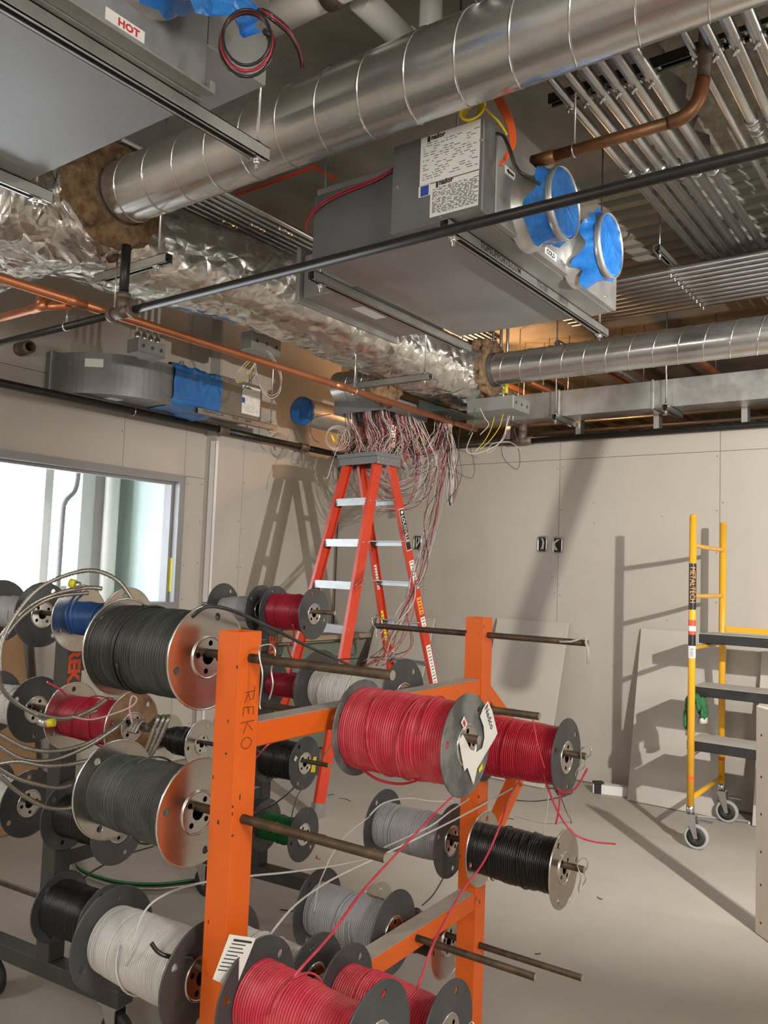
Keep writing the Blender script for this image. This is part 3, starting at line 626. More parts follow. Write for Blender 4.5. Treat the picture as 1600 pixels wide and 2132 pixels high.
# ================================================================== stepladder
def make_ladder(N, az, label, group=None, detail=True):
    a = math.radians(az); w = V((-math.sin(a), math.cos(a), 0)); f = V((math.cos(a), math.sin(a), 0)); Z = V((0, 0, 1))
    H, sp, cf, bw, tw = 2.29, 1.37, 0.62, 0.60, 0.32; m = (bw-tw)/2
    capN = N+w*m+f*(cf-0.06)+Z*H; capF = capN+w*tw; cN2 = capN+f*0.12; cF2 = capF+f*0.12
    FN, FF = N, N+w*bw; RN = N+f*sp+w*0.04; RF = RN+w*0.50
    t = thing('stepladder', label, 'ladder', N+w*0.3+f*0.68, group=group)
    def rail(nm, p0, p1, inw, wd=0.072, dp=0.028):
        d = (p1-p0).normalized(); i = (inw-d*inw.dot(d)).normalized(); k = d.cross(i).normalized(); th = 0.005
        mb = MB(); c = (p0+p1)/2; L = (p1-p0).length
        mb.box(c, (L, wd, th), (d, k, i))
        for s in (-1, 1): mb.box(c+k*(s*(wd/2-th/2))+i*(dp/2), (L, th, dp), (d, k, i))
        o = part(t, nm, mb, 'ladder_orange', 0.0015)
        part(o, 'foot', MB().box(p0+d*0.045+i*0.012, (0.09, wd+0.012, dp+0.012), (d, k, i)), 'cap_grey' if nm == 'rear_rail' else 'aluminium')
        return o, d, i, k
    rails = {}
    rails['FN'] = rail('front_rail', FN, capN, w, 0.078); rails['FF'] = rail('front_rail', FF, capF, -w, 0.078)
    rails['RN'] = rail('rear_rail', RN, cN2, w, 0.066); rails['RF'] = rail('rear_rail', RF, cF2, -w, 0.066)
    for i in range(1, 8):
        u = i/8; A = FN+(capN-FN)*u; B = FF+(capF-FF)*u; d = (B-A).normalized(); c = (A+B)/2; L = (B-A).length-0.016
        mb = MB().box(c+f*0.0+Z*0.0, (L, 0.064, 0.006), (d, f, Z))
        for s in (-0.028, -0.010, 0.010, 0.028): mb.box(c+f*s+Z*0.005, (L, 0.009, 0.006), (d, f, Z))
        mb.box(c-f*0.031-Z*0.020, (L, 0.005, 0.046), (d, f, Z)); mb.box(c+f*0.031-Z*0.012, (L, 0.005, 0.03), (d, f, Z))
        for zz in (-0.002, -0.020, -0.040): mb.box(c-f*0.0345+Z*zz, (L, 0.004, 0.006), (d, f, Z))
        st = part(t, 'step', mb, 'aluminium')
        rv = MB()
        for s in (-1, 1):
            for q in (A, B):
                e = (q-c).normalized(); rv.cyl(q+f*(s*0.025)+e*0.001-Z*0.012, q+f*(s*0.025)+e*0.009-Z*0.012, 0.006, 8)
        part(st, 'rivets', rv, 'zinc', kind='stuff')
        if i in (1, 3, 4, 5, 6, 7):
            A = RN+(cN2-RN)*u; B = RF+(cF2-RF)*u; d = (B-A).normalized()
            part(t, 'rear_bar', MB().box((A+B)/2, ((B-A).length-0.012, 0.006, 0.035), (d, f, Z)).box((A+B)/2-f*0.02+Z*0.015, ((B-A).length-0.012, 0.04, 0.005), (d, f, Z)), 'aluminium')
    c = (capN+cF2)/2+Z*0.012
    pts = []
    for s, q in ((-1, -0.13), (1, -0.13), (1, 0.13), (-1, 0.13)): pts.append(c+w*(s*(tw/2+0.035))+f*q)
    mb = MB().prism(pts, Z*0.03)
    mb.prism([c+w*(s*(tw/2+0.025))+f*q-Z*0.05 for s, q in ((-1, -0.12), (1, -0.12), (1, -0.108), (-1, -0.108))], Z*0.05)
    mb.prism([c+w*(s*(tw/2+0.025))+f*q-Z*0.05 for s, q in ((-1, 0.108), (1, 0.108), (1, 0.12), (-1, 0.12))], Z*0.05)
    for s in (-1, 1):
        e = c+w*(s*(tw/2+0.03)); mb.prism([e+f*-0.12-Z*0.055, e+f*0.12-Z*0.055, e+f*0.12, e-f*0.12], w*(0.005*s))
    cap = part(t, 'top_cap', mb, 'cap_grey', 0.003)
    rv = MB()
    for q in (-0.10, -0.06, -0.02, 0.03, 0.07, 0.105):
        for zz in (-0.015, -0.042): rv.cyl(c-w*(tw/2+0.036)+f*q+Z*zz, c-w*(tw/2+0.030)+f*q+Z*zz, 0.006, 8)
    part(cap, 'rivets', rv, 'zinc', kind='stuff')
    for A, B, u in ((FN, RN, 0.30), (FF, RF, 0.30)):
        p = A+(capN-FN)*u; q = B+(cN2-RN)*u
    if not detail: return t
    # stickers on the near rear rail, outer face, reading downwards
    o, d, i, k = rails['RN']; dn = -d; n = -i
    if (k.dot(RT) < 0): k = -k
    def plate(z0, z1, wd, mat, off=0.0, th=0.0008):
        p0 = RN+(cN2-RN)*(z0/H)+n*(0.0035+th/2); p1 = RN+(cN2-RN)*(z1/H)+n*(0.0035+th/2)
        return part(o, 'sticker', MB().box((p0+p1)/2+k*off, ((p1-p0).length, wd, th), (d, k, n)), mat)
    plate(1.67, 1.96, 0.052, 'paper'); plate(1.675, 1.955, 0.047, 'sticker_black', th=0.0012)
    lettering(o, 'LOUISVILLE', 0.042, 'paper', RN+(cN2-RN)*(1.915/H)+n*0.0052-k*0.014, dn, k, bold=0.0008, sx=0.92)
    part(o, 'sticker_mark', MB().cyl(RN+(cN2-RN)*(1.935/H)+n*0.0048, RN+(cN2-RN)*(1.935/H)+n*0.0054, 0.012, 12), 'paper')
    for z0, z1, mt in ((1.40, 1.60, 'paper'), (1.22, 1.34, 'sticker_orange'), (1.13, 1.20, 'paper'), (0.66, 1.00, 'paper'), (0.58, 0.635, 'paper'), (0.36, 0.54, 'paper')):
        plate(z0, z1, 0.046, mt)
        mb = MB()
        for j in range(int((z1-z0)/0.022)):
            z = z0+0.012+j*0.022; p = RN+(cN2-RN)*(z/H)+n*0.0046
            mb.box(p, (0.006, 0.030 if j % 3 else 0.018, 0.0006), (d, k, n))
        part(o, 'printing', mb, 'ink' if mt == 'paper' else 'sticker_black')
    o, d, i, k = rails['RF']; n = i
    for z0, z1, mt in ((1.38, 1.56, 'paper'), (1.00, 1.22, 'sticker_yellow')):
        p0 = RF+(cF2-RF)*(z0/H)+n*0.004; p1 = RF+(cF2-RF)*(z1/H)+n*0.004
        part(o, 'sticker', MB().box((p0+p1)/2, ((p1-p0).length, 0.036, 0.0008), (d, k, n)), mt)
        mb = MB()
        for j in range(8): mb.box(p0+(p1-p0)*((j+0.6)/8.5)+n*0.0006, (0.006, 0.024, 0.0006), (d, k, n))
        part(o, 'printing', mb, 'ink')
    return t
LN = onZ(662, 1705, 0)
make_ladder(LN, 36.38+46, 'orange fibreglass stepladder with aluminium steps standing under the wire tangle')
# ================================================================== rolling scaffold
SX, SYF, SYR = -1.402, 4.983, 5.667
t = thing('rolling_scaffold', 'yellow steel rolling scaffold with black planks standing by the back wall', 'scaffold', (SX+0.9, 5.3, 0))
for x in (SX, SX+1.85):
    for y, px in ((SYF, 1437), (SYR, 1503)):
        p = part(t, 'post', MB().cyl((x, y, 0.235), (x, y, 1.905), 0.0205, 18).lathe([(0, 0.0205), (0.012, 0.017), (0.016, 0.0)], (x, y, 1.905), (0, 0, 1), 18), 'scaffold_yellow')
        if x == SX:
            bands = ((1.36, 1.63, 'sticker_black'), (1.215, 1.30, 'sticker_red'), (1.235, 1.265, 'paper'), (1.15, 1.215, 'sticker_black'), (1.08, 1.15, 'paper')) if y == SYF else ()
            for z0, z1, mt in bands+((0.385, 0.405, 'sticker_red'),):
                part(p, 'sticker', MB().cyl((x, y, z0), (x, y, z1), 0.0209 if mt != 'paper' else 0.0212, 18, caps=False), mt)
            if y == SYF:
                n = V((0.27, -0.96, 0)).normalized(); sd = V((0, 0, 1)).cross(n)*1.0
                lettering(p, 'METALTECH', 0.040, 'sticker_orange', V((x, y, 1.61))+n*0.0214-sd*0.012, (0, 0, -1), V((0, 0, -1)).cross(n)*-1 if False else n.cross(V((0, 0, -1))), sx=0.95)
                mb = MB()
                for j in range(7): mb.box(V((x, y, 1.09+0.008*j))+n*0.0213, (0.022 if j % 2 else 0.014, 0.0008, 0.003), (sd, n, AX[2]))
                part(p, 'printing', mb, 'ink')
        c = part(t, 'caster', MB().cyl((x, y, 0.195), (x, y, 0.24), 0.023, 14).box((x+0.01, y, 0.19), (0.05, 0.055, 0.008)).prism([(x-0.022, y-0.027, 0.188), (x+0.032, y-0.027, 0.188), (x+0.048, y-0.027, 0.065), (x+0.028, y-0.027, 0.06)], (0, 0.004, 0)).prism([(x-0.022, y+0.023, 0.188), (x+0.032, y+0.023, 0.188), (x+0.048, y+0.023, 0.065), (x+0.028, y+0.023, 0.06)], (0, 0.004, 0)), 'zinc')
        wc = (x+0.036, y, 0.070)
        part(c, 'wheel', MB().lathe([(-0.016, 0.012), (-0.017, 0.052), (0.017, 0.052), (0.016, 0.012)], wc, (0, 1, 0), 26, closed=True), 'tyre')
        part(c, 'tread', MB().lathe([(-0.017, 0.0525), (-0.016, 0.066), (-0.009, 0.07), (0.009, 0.07), (0.016, 0.066), (0.017, 0.0525)], wc, (0, 1, 0), 28, closed=True), 'tread')
        part(c, 'brake_pedal', MB().box((x+0.085, y, 0.163), (0.075, 0.035, 0.008)), 'cap_grey')
    for z in (1.735, 1.437, 1.135, 0.833, 0.53):
        part(t, 'rung', MB().tube(spl([(x, SYF+0.018, z), (x, SYF+0.06, z+0.002), (x, (SYF+SYR)/2, z), (x, SYR-0.06, z+0.002), (x, SYR-0.018, z)], 4), 0.0145, 12, rf=lambda i: 0.0135), 'scaffold_yellow')
    part(t, 'rung', MB().cyl((x, SYF+0.018, 0.275), (x, SYR-0.018, 0.275), 0.0145, 12), 'scaffold_yellow')
part(t, 'side_brace', MB().bar((SX+0.02, SYR, 1.225), (SX+1.83, SYR, 1.225), 0.028, 0.034), 'scaffold_yellow')
for z, yf in ((1.152, 5.22), (0.850, 5.07), (0.547, 4.99)):
    p = part(t, 'plank', MB().bb((SX-0.03, yf+0.012, z), (SX+1.88, yf+0.29, z+0.055)), 'deck_plank', 0.004)
    part(p, 'dust', MB().bb((SX-0.026, yf+0.016, z+0.0552), (SX+1.87, yf+0.286, z+0.0566)), 'plank_dust')
# pair of green work gloves over a rung
def glove(y, dx, drop, label):
    x, z = SX, 0.833
    t = thing('work_glove', label, 'glove', (x+dx, y, z-drop), group='gloves over a scaffold rung')
    path = spl([(x+dx*0.55, y, z+0.012), (x+dx, y+0.002, z-0.03), (x+dx*1.1, y+0.006, z-0.6*drop), (x+dx*0.9, y+0.012, z-drop)], 7); N = len(path)
    mb = MB().tube(path, 0.04, 16, rf=lambda i: 0.026+0.016*math.sin(min(1, i/(N-1))*2.6))
    for v in mb.v:
        c = x+dx; v.x = c+(v.x-c)*0.55; n = noise.noise(v*38)*0.011; v.y += n; v.x += n*0.8
    part(t, 'palm', mb, 'glove_green')
    sg = -1 if dx < 0 else 1
    for k in range(4):
        yy = y+(k-1.5)*0.016; L = (0.045, 0.06, 0.055, 0.04)[k]
        part(t, 'finger', MB().tube(spl([(x+dx*0.6, yy, z+0.004), (x+sg*0.006, yy, z+0.024), (x-sg*0.020, yy, z+0.008), (x-sg*0.026, yy+0.002*k, z-L)], 5), 0.0085, 8), 'glove_green')
    part(t, 'thumb', MB().tube(spl([(x+dx, y-0.03, z-0.4*drop), (x+dx*1.2, y-0.05, z-0.55*drop), (x+dx*1.2, y-0.052, z-0.8*drop)], 5), 0.010, 8), 'glove_green')
    e = path[-1]; cu = MB().lathe([(0.004, 0.030), (0.0, 0.039), (-0.03, 0.042), (-0.03, 0.035)], e+V((0, 0, 0.012)), (0, 0, 1), 16)
    for v in cu.v: v.x = e.x+(v.x-e.x)*0.6; v.y += noise.noise(v*40)*0.006
    part(t, 'cuff', cu, 'glove_cuff')
glove(5.040, -0.030, 0.19, 'green work glove with pale cuff hanging left over the scaffold rung')
glove(5.105, 0.034, 0.12, 'green work glove hanging right over the scaffold rung under the plank')
# ================================================================== plywood crate at the right edge
A = onZ(1572, 1942, 0.0); d = V((0.70, -0.714, 0)).normalized(); b = V((0.714, 0.70, 0)).normalized(); Z = V((0, 0, 1))
t = thing('plywood_panel', 'pale plywood panel with screw heads standing upright at the right edge', 'panel', A+d*0.5+b*0.03)
def pbox(nm, o, L, D, H, mt, bevel=0.002): return part(t, nm, MB().box(o+d*(L/2)+b*(D/2)+Z*(H/2), (L, D, H), (d, b, Z)), mt, bevel)
front = pbox('front_panel', A, 1.1, 0.016, 0.985, 'plywood', 0.006)
pbox('edge_strip', A+b*0.017+d*0.004, 1.09, 0.018, 0.97, 'ply_edge')
pbox('back_panel', A+b*0.036+d*0.02, 1.05, 0.016, 0.95, 'plywood')
pbox('foot_block', A+b*0.053+d*0.75, 0.09, 0.25, 0.09, 'timber')
mb = MB()
for z in (0.06, 0.22, 0.36, 0.52, 0.68, 0.86): mb.cyl(A+d*0.045+Z*z-b*0.001, A+d*0.045+Z*z+b*0.002, 0.006, 8); mb.cyl(A+d*0.25+Z*z-b*0.001, A+d*0.25+Z*z+b*0.002, 0.006, 8)
part(front, 'screw_heads', mb, 'chip', kind='stuff')
# ================================================================== things on the floor
t = thing('carton', 'long white carton with black end lying at the back wall base', 'box', (-2.20, 5.80, 0))
ax = axz(18)
part(t, 'body', MB().box((-2.185, 5.80, 0.032), (0.24, 0.08, 0.064), ax), 'white_bead', 0.003)
part(t, 'end_wrap', MB().box(V((-2.185, 5.80, 0.032))-ax[0]*0.085, (0.05, 0.083, 0.067), ax), 'tyre')
part(t, 'loose_flap', MB().box(V((-2.185, 5.80, 0.072))-ax[0]*0.085, (0.07, 0.05, 0.012), axz(40)), 'tyre')
p0, p1 = onZ(1436, 1697, 0.008), onZ(1560, 1711, 0.008)
solo('white_rod', MB().tube([p0, p1, p1+V((0.01, -0.03, 0))], 0.008, 8), 'wire_white', 'thin white rod lying on floor behind the scaffold casters', 'rod')
# job box behind the ladder, planks and carton on it
t = thing('job_box', 'dull green steel tool chest standing behind the stepladder', 'tool chest', (-4.68, 5.35, 0))
X0, X1, JY0, JY1, JZ = -4.905, -4.45, 4.74, 5.70, 0.90
part(t, 'body', MB().bb((X0, JY0, 0.05), (X1, JY1, JZ-0.12)), 'dull_green', 0.006)
part(t, 'lid', MB().bb((X0, JY0-0.008, JZ-0.115), (X1+0.012, JY1+0.008, JZ)), 'dull_green', 0.01)
for y in (JY0+0.06, JY1-0.06): part(t, 'skid', MB().bb((X0, y-0.04, 0), (X1, y+0.04, 0.05)), 'charcoal')
for y in (5.2, 5.5): part(t, 'latch', MB().bb((X1, y-0.03, 0.36), (X1+0.02, y+0.03, 0.52)).bb((X1, y-0.02, JZ-0.17), (X1+0.018, y+0.02, JZ-0.08)), 'white_bead')
solo('timber_plank', MB().box((-4.58, 5.16, JZ+0.045), (0.20, 1.50, 0.038), axz(-3)).box((-4.62, 5.18, JZ+0.0125), (0.14, 1.3, 0.025), axz(-3)), 'timber', 'rough timber planks lying flat on the green tool chest', 'plank')
t = thing('cardboard_box', 'small brown cardboard box on the planks behind the ladder', 'box', (-4.60, 5.13, JZ+0.064))
part(t, 'body', MB().box((-4.60, 5.13, JZ+0.064+0.075), (0.22, 0.34, 0.15), axz(5)), 'cardboard', 0.003)
part(t, 'tape', MB().box((-4.60, 5.13, JZ+0.2146), (0.05, 0.34, 0.001), axz(5)), 'timber')
# scrap sheets behind the charcoal rack
def sheet(name, pts, th, mt, label, cat):
    a, bq, c, dd = [V(p) for p in pts]; n = (bq-a).cross(dd-a).normalized()*th
    return solo(name, MB().prism([a, bq, c, dd], n), mt, label, cat)
sheet('cardboard_sheet', [(-4.33, 2.10, 0.003), (-4.36, 2.76, 0.003), (-4.86, 2.80, 1.20), (-4.84, 2.10, 1.20)], 0.012, 'cardboard', 'large brown cardboard sheet leaning on the left wall at the picture edge', 'cardboard')
sheet('drywall_offcut', [(-4.66, 2.95, 0.003), (-4.68, 3.42, 0.003), (-4.98, 3.44, 1.25), (-4.97, 2.95, 1.25)], 0.012, 'drywall_board', 'pale drywall offcut leaning on the left wall behind the charcoal post', 'drywall sheet')
t = thing('slotted_angle', 'white perforated steel angle standing against the left wall', 'steel angle', (-4.45, 2.86, 0))
mb = MB().bb((-4.452, 2.82, 0), (-4.449, 2.865, 1.36)).bb((-4.49, 2.862, 0), (-4.449, 2.865, 1.36))
part(t, 'angle', mb, 'white_bead')
mb = MB()
for k in range(44): mb.bb((-4.4489, 2.835, 0.02+0.03*k), (-4.4482, 2.848, 0.034+0.03*k))
part(t, 'slots', mb, 'dark_gap', kind='stuff')
# wire offcuts on the floor
for i, (px, py, m, L, lb) in enumerate(((718, 1665, 'coupling', .05, 'brown curved wire offcut on the floor right of the ladder foot'), (632, 1703, 'coupling', .05, 'brown wire offcut on the floor left of the ladder foot'), (664, 1785, 'wire_red', .03, 'small red wire offcut on the floor beyond the green spool'), (612, 1893, 'wire_black', .06, 'black wire offcut on the floor left of the lower grey spool'), (1036, 1762, 'wire_black', .02, 'tiny black offcut on the floor above the glossy black spool'), (1064, 1705, 'wire_black', .02, 'tiny black offcut on the floor left of the hanging white lead'), (690, 1655, 'wire_black', .03, 'short black offcut on the floor just behind the ladder foot'), (1250, 1870, 'chip', .015, 'dark speck of debris on the open floor right of the black spool'), (1120, 1985, 'chip', .012, 'dark speck of debris on the floor between the two bare low rods'))):
    c = onZ(px, py, 0.003); a = i*1.3; dx = V((math.cos(a), math.sin(a), 0))*L; q = V((-dx.y, dx.x, 0))*0.4
    solo('wire_offcut', MB().tube(spl([c-dx, c-dx*0.3+q, c+dx*0.4+q*0.6, c+dx], 5), 0.0022, 5), m, lb, 'wire offcut', 'wire offcuts on the floor')
# ================================================================== overhead: hangers and ducts
Z3 = V((0, 0, 1))
def strut_mb(p0, p1, w=0.041, h=0.041, mb=None):
    """channel open downwards, p0/p1 on the top centre line"""
    mb = mb or MB(); p0, p1 = V(p0), V(p1); d = (p1-p0).normalized(); s = d.cross(Z3).normalized(); L = (p1-p0).length; c = (p0+p1)/2
    t = 0.0028
    mb.box(c-Z3*(t/2), (L, w, t), (d, s, Z3))
    for q in (-1, 1):
        mb.box(c+s*(q*(w/2-t/2))-Z3*(h/2), (L, t, h), (d, s, Z3))
        mb.box(c+s*(q*(w/2-0.0055))-Z3*(h-t/2), (L, 0.011, t), (d, s, Z3))
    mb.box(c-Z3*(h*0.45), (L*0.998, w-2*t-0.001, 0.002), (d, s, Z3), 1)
    return mb
def trapeze(label, p0, p1, rods, name='trapeze_hanger', top=None, group='strut trapeze hangers', r=0.005):
    top = CZ if top is None else top
    p0, p1 = V(p0), V(p1); t = thing(name, label, 'hanger', (p0+p1)/2-V((0, 0, 0.041)), group=group)
    part(t, 'strut_channel', strut_mb(p0, p1), ['strut', 'dark_gap'])
    for u in rods:
        q = p0+(p1-p0)*u
        part(t, 'threaded_rod', MB().cyl(q-Z3*0.075, (q.x, q.y, top), r, 8), 'zinc')
        part(t, 'nut', MB().box(q-Z3*0.046, (0.034, 0.034, 0.006)).cyl(q-Z3*0.06, q-Z3*0.045, 0.010, 6), 'zinc')
        part(t, 'nut', MB().cyl(q+Z3*0.001, q+Z3*0.012, 0.010, 6), 'zinc')
    return t
def spiral_duct(name, label, y, z, r, x0, x1, pitch, axis='X', group='round spiral ducts', mt='spiral'):
    D = V((1, 0, 0)) if axis == 'X' else V((0, 1, 0))
    o = V((x0, y, z)) if axis == 'X' else V((y, x0, z)); L = x1-x0
    t = thing(name, label, 'duct', o-Z3*r, group=group)
    part(t, 'shell', MB().lathe([(L*i/24, r) for i in range(25)], o, D, 56), mt)
    pts = []; n = int(L/pitch*36); u, w = frame_of(D)
    for i in range(n+1):
        a = 2*math.pi*i/36; pts.append(o+D*(pitch*i/36)+u*(r*math.cos(a))+w*(r*math.sin(a)))
    part(t, 'spiral_seam', MB().tube(pts, 0.0042, 5), 'seam')
    return t
BY, BZ, BR = 2.23, 3.216, 0.140
t = spiral_duct('spiral_duct', 'large shiny spiral duct crossing the top of the picture', BY, BZ, BR, -3.28, 1.4, 0.195)
part(t, 'end_collar', MB().lathe([(0, BR+0.008), (0.012, BR+0.014), (0.03, BR+0.008), (0.05, BR+0.013), (0.07, BR+0.006), (0.10, BR+0.006)], (-3.29, BY, BZ), (1, 0, 0), 48), 'galv_dark')
SY_, SZ_, SR_ = 5.19, 3.004, 0.114
t = spiral_duct('spiral_duct', 'smaller spiral duct running right above the rectangular duct', SY_, SZ_, SR_, -2.92, 3.3, 0.155)
part(t, 'end_collar', MB().lathe([(0, SR_+0.006), (0.012, SR_+0.012), (0.03, SR_+0.006), (0.05, SR_+0.011), (0.08, SR_+0.005)], (-2.93, SY_, SZ_), (1, 0, 0), 48), 'galv_dark')
t = spiral_duct('spiral_duct', 'short spiral duct stub with bright highlight above the wire trough', 4.62, 2.86, 0.108, -3.86, -3.42, 0.145)
# ---- foil wrapped trunk
def sweep(path, ha, hb, n=60, p=2.4, amp=0.03, seed=0.0, mb=None, capped=True, taper=None):
    mb = mb or MB(); N = len(path); vs = []; fs = []
    for i, c in enumerate(path):
        d = (path[min(i+1, N-1)]-path[max(i-1, 0)]).normalized(); s = d.cross(Z3).normalized(); k = s.cross(d)
        f = taper(i/(N-1)) if taper else 1.0
        for j in range(n):
            a = 2*math.pi*j/n; ca, sa = math.cos(a), math.sin(a)
            q = s*(ha*f*math.copysign(abs(ca)**(2/p), ca))+k*(hb*f*math.copysign(abs(sa)**(2/p), sa))
            v = c+q; w = v*1.0+V((seed, seed, 0)); g = q.normalized()
            h = 0.75*(0.5-abs(noise.noise(w*4.5)))+0.75*(0.4-abs(noise.noise(w*11.0+V((3, 1, 7)))))+0.35*noise.noise(w*2.0)+0.45*(0.4-abs(noise.noise(w*24)))
            vs.append(v+g*(amp*h))
    for i in range(N-1):
        for j in range(n): fs.append((i*n+j, i*n+(j+1) % n, (i+1)*n+(j+1) % n, (i+1)*n+j))
    if capped: fs += [tuple(range(n))[::-1], tuple(range((N-1)*n, N*n))]
    return mb.add(vs, fs, 0, True)
def lerp_path(pts, k): return spl(pts, k)
t = thing('foil_duct', 'crinkled silver foil wrapped duct trunk running back under the ceiling', 'duct', (-3.45, 3.6, 2.85))
trunk = lerp_path([(-3.62, 1.75, 3.12), (-3.66, 2.15, 3.14), (-3.58, 2.7, 3.15), (-3.44, 3.4, 3.15), (-3.32, 4.2, 3.08), (-3.20, 5.0, 3.01), (-3.16, 5.42, 3.00)], 26)
part(t, 'foil_wrap', sweep(trunk, 0.27, 0.205, 72, 2.6, 0.032), 'foil')
br = lerp_path([(-3.45, 2.05, 3.10), (-3.8, 2.02, 3.08), (-4.2, 2.02, 3.05), (-4.9, 2.02, 3.03)], 26)
part(t, 'foil_branch', sweep(br, 0.21, 0.20, 64, 2.3, 0.036, 3.3), 'foil')
br = lerp_path([(-3.5, 2.23, 3.18), (-3.4, 2.23, 3.20), (-3.33, 2.23, 3.21)], 12)
part(t, 'foil_collar', sweep(br, 0.225, 0.225, 60, 2.0, 0.045, 7.1, taper=lambda u: 1.08-0.1*u), 'foil')
br = lerp_path([(-3.18, SY_, SZ_), (-3.05, SY_, SZ_), (-2.99, SY_, SZ_)], 12)
part(t, 'foil_collar', sweep(br, 0.175, 0.175, 60, 2.0, 0.045, 9.1, taper=lambda u: 1.1-0.15*u), 'foil')
def fluff(x0, x1, y, z, r, seed, nm='insulation'):
    pa = [V((x0+(x1-x0)*i/14, y, z)) for i in range(15)]
    mb = sweep(pa, r, r, 64, 2.0, 0.10, seed, taper=lambda u: 1.0+0.12*math.sin(u*math.pi)-0.10*u)
    return part(t, nm, mb, 'fibre')
fluff(-3.42, -3.20, BY, BZ, 0.172, 1.7); fluff(-3.06, -2.885, SY_, SZ_, 0.150, 5.9)
# ---- branch stub meets trunk
fluff(-3.50, -3.38, 4.62, 2.87, 0.12, 8.3)
# blue print on the foil
for k, (px, py) in enumerate(((800, 728), (822, 735), (845, 742), (868, 750))):
    p = onY(px, py, 3.95+0.25*k); 
# ================================================================== terminal units (sheet metal boxes)
def label_sheet(parent, o, xd, yd, w, h, rows, seed, hdr='nailor', grid=False):
    xd, yd = V(xd), V(yd); n = xd.cross(yd); o = V(o)
    pl = part(parent, 'label_sheet', MB().box(o+xd*(w/2)+yd*(h/2), (w, h, 0.0008), (xd, yd, n)), 'paper')
    mb = MB(); rr = random.Random(seed)
    for i in range(rows):
        y = h*(0.84-0.78*i/rows); x = 0.04*w
        while x < 0.92*w:
            L = rr.uniform(0.03, 0.13)*w
            if rr.random() < (0.9 if grid else 0.55): mb.box(o+xd*min(x+L/2, 0.95*w)+yd*y+n*0.0006, (L*0.8, 0.0022, 0.0004), (xd, yd, n))
            x += L+0.015*w
    mb.box(o+xd*(0.14*w)+yd*(h*0.93)+n*0.0006, (0.05*w, 0.022, 0.0004), (xd, yd, n))
    part(pl, 'printing', mb, 'ink')
    lettering(pl, hdr, 0.026, 'ink', o+xd*(0.18*w)+yd*(h*0.90)+n*0.0008, xd, yd, bold=0.001)
    return pl
def inlet(t, x0, x1, y, z, r, seed):
    """round inlet pointing +X capped with blue film"""
    c = part(t, 'inlet_collar', MB().lathe([(-0.02, r*1.22), (0.0, r*1.20), (0.02, r*1.06), (0.05, r), (x1-x0, r)], (x0, y, z), (1, 0, 0), 44), 'galv')
    rr = random.Random(seed); mb = MB(); n = 56; rows = []
    prof = [(0.004, 0.0), (0.002, 0.35), (0.003, 0.65), (0.001, 0.9), (0.003, 1.01)]
    L = [0.055+0.05*max(0, -math.sin(2*math.pi*j/n+0.5))+0.07*noise.noise(V((seed, 2.2*math.cos(2*math.pi*j/n), 2.2*math.sin(2*math.pi*j/n)))) for j in range(n)]
    for dx, q in prof: rows.append([(dx+0.006*noise.noise(V((q*6, j*0.5, seed))), q*r) for j in range(n)])
    for s in (0.25, 0.55, 0.8, 1.0):
        rows.append([(-L[j]*s, r*1.03+0.05*s*s*max(0.0, 0.35+0.9*noise.noise(V((3*math.cos(2*math.pi*j/n), 3*math.sin(2*math.pi*j/n), seed+2+s*0.8))))) for j in range(n)])
    vs = []
    for row in rows:
        for j, (dx, q) in enumerate(row):
            a = 2*math.pi*j/n; vs.append((x1+dx, y+q*math.cos(a), z+q*math.sin(a)))
    fs = []
    for i in range(len(rows)-1):
        for j in range(n): fs.append((i*n+j, i*n+(j+1) % n, (i+1)*n+(j+1) % n, (i+1)*n+j))
    part(c, 'blue_film', MB().add(vs, fs, 0, True), 'blue_film')
    part(c, 'clamp_band', MB().lathe([(-0.022, r*1.045), (-0.022, r*1.075), (0.006, r*1.075), (0.006, r*1.045)], (x1, y, z), (1, 0, 0), 44, closed=True), 'galv')
def unit_box(t, nm, lo, hi, mt, bevel=0.004): return part(t, nm, MB().bb(lo, hi), mt, bevel)
def screws(o, pts, n, r=0.006):
    mb = MB(); n = V(n)
    for p in pts: mb.cyl(V(p)-n*0.001, V(p)+n*0.004, r, 8)
    part(o, 'screws', mb, 'zinc', kind='stuff')
# --- centre unit
UX0, UX1, UY0, UY1, UZ0, UZ1 = -2.29, -1.42, 2.54, 3.74, 2.795, 3.13
t = thing('air_terminal_unit', 'grey sheet metal air terminal unit with two blue-capped inlets over the black pipe', 'air terminal unit', ((UX0+UX1)/2, 3.1, UZ0), group='air terminal units')
body = unit_box(t, 'body', (UX0, UY0, UZ0+0.004), (UX1, UY1, UZ1), 'galv_dull')
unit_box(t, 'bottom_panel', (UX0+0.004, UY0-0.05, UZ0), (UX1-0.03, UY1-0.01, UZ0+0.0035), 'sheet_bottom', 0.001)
unit_box(t, 'dark_end_panel', (UX0, UY0-0.012, UZ0+0.006), (-1.83, UY0-0.001, UZ1-0.035), 'galv_dark', 0.002)
cb = unit_box(t, 'control_box', (-1.825, 2.45, 2.80), (-1.425, UY0-0.002, 3.145), 'galv_mid')
screws(cb, [(-1.80, 2.45, 2.98), (-1.435, 2.45, 3.06), (-1.60, 2.45, 2.815)], (0, -1, 0))
screws(body, [(UX1, yy, zz) for yy in (2.62, 2.85, 3.1, 3.35, 3.6) for zz in (2.83, 3.11)], (1, 0, 0))
label_sheet(cb, (-1.695, 2.4488, 2.955), (1, 0, 0), (0, 0, 1), 0.255, 0.185, 16, 1)
label_sheet(cb, (-1.645, 2.4480, 2.822), (1, 0, 0), (0, 0, 1), 0.205, 0.128, 22, 2, grid=True)
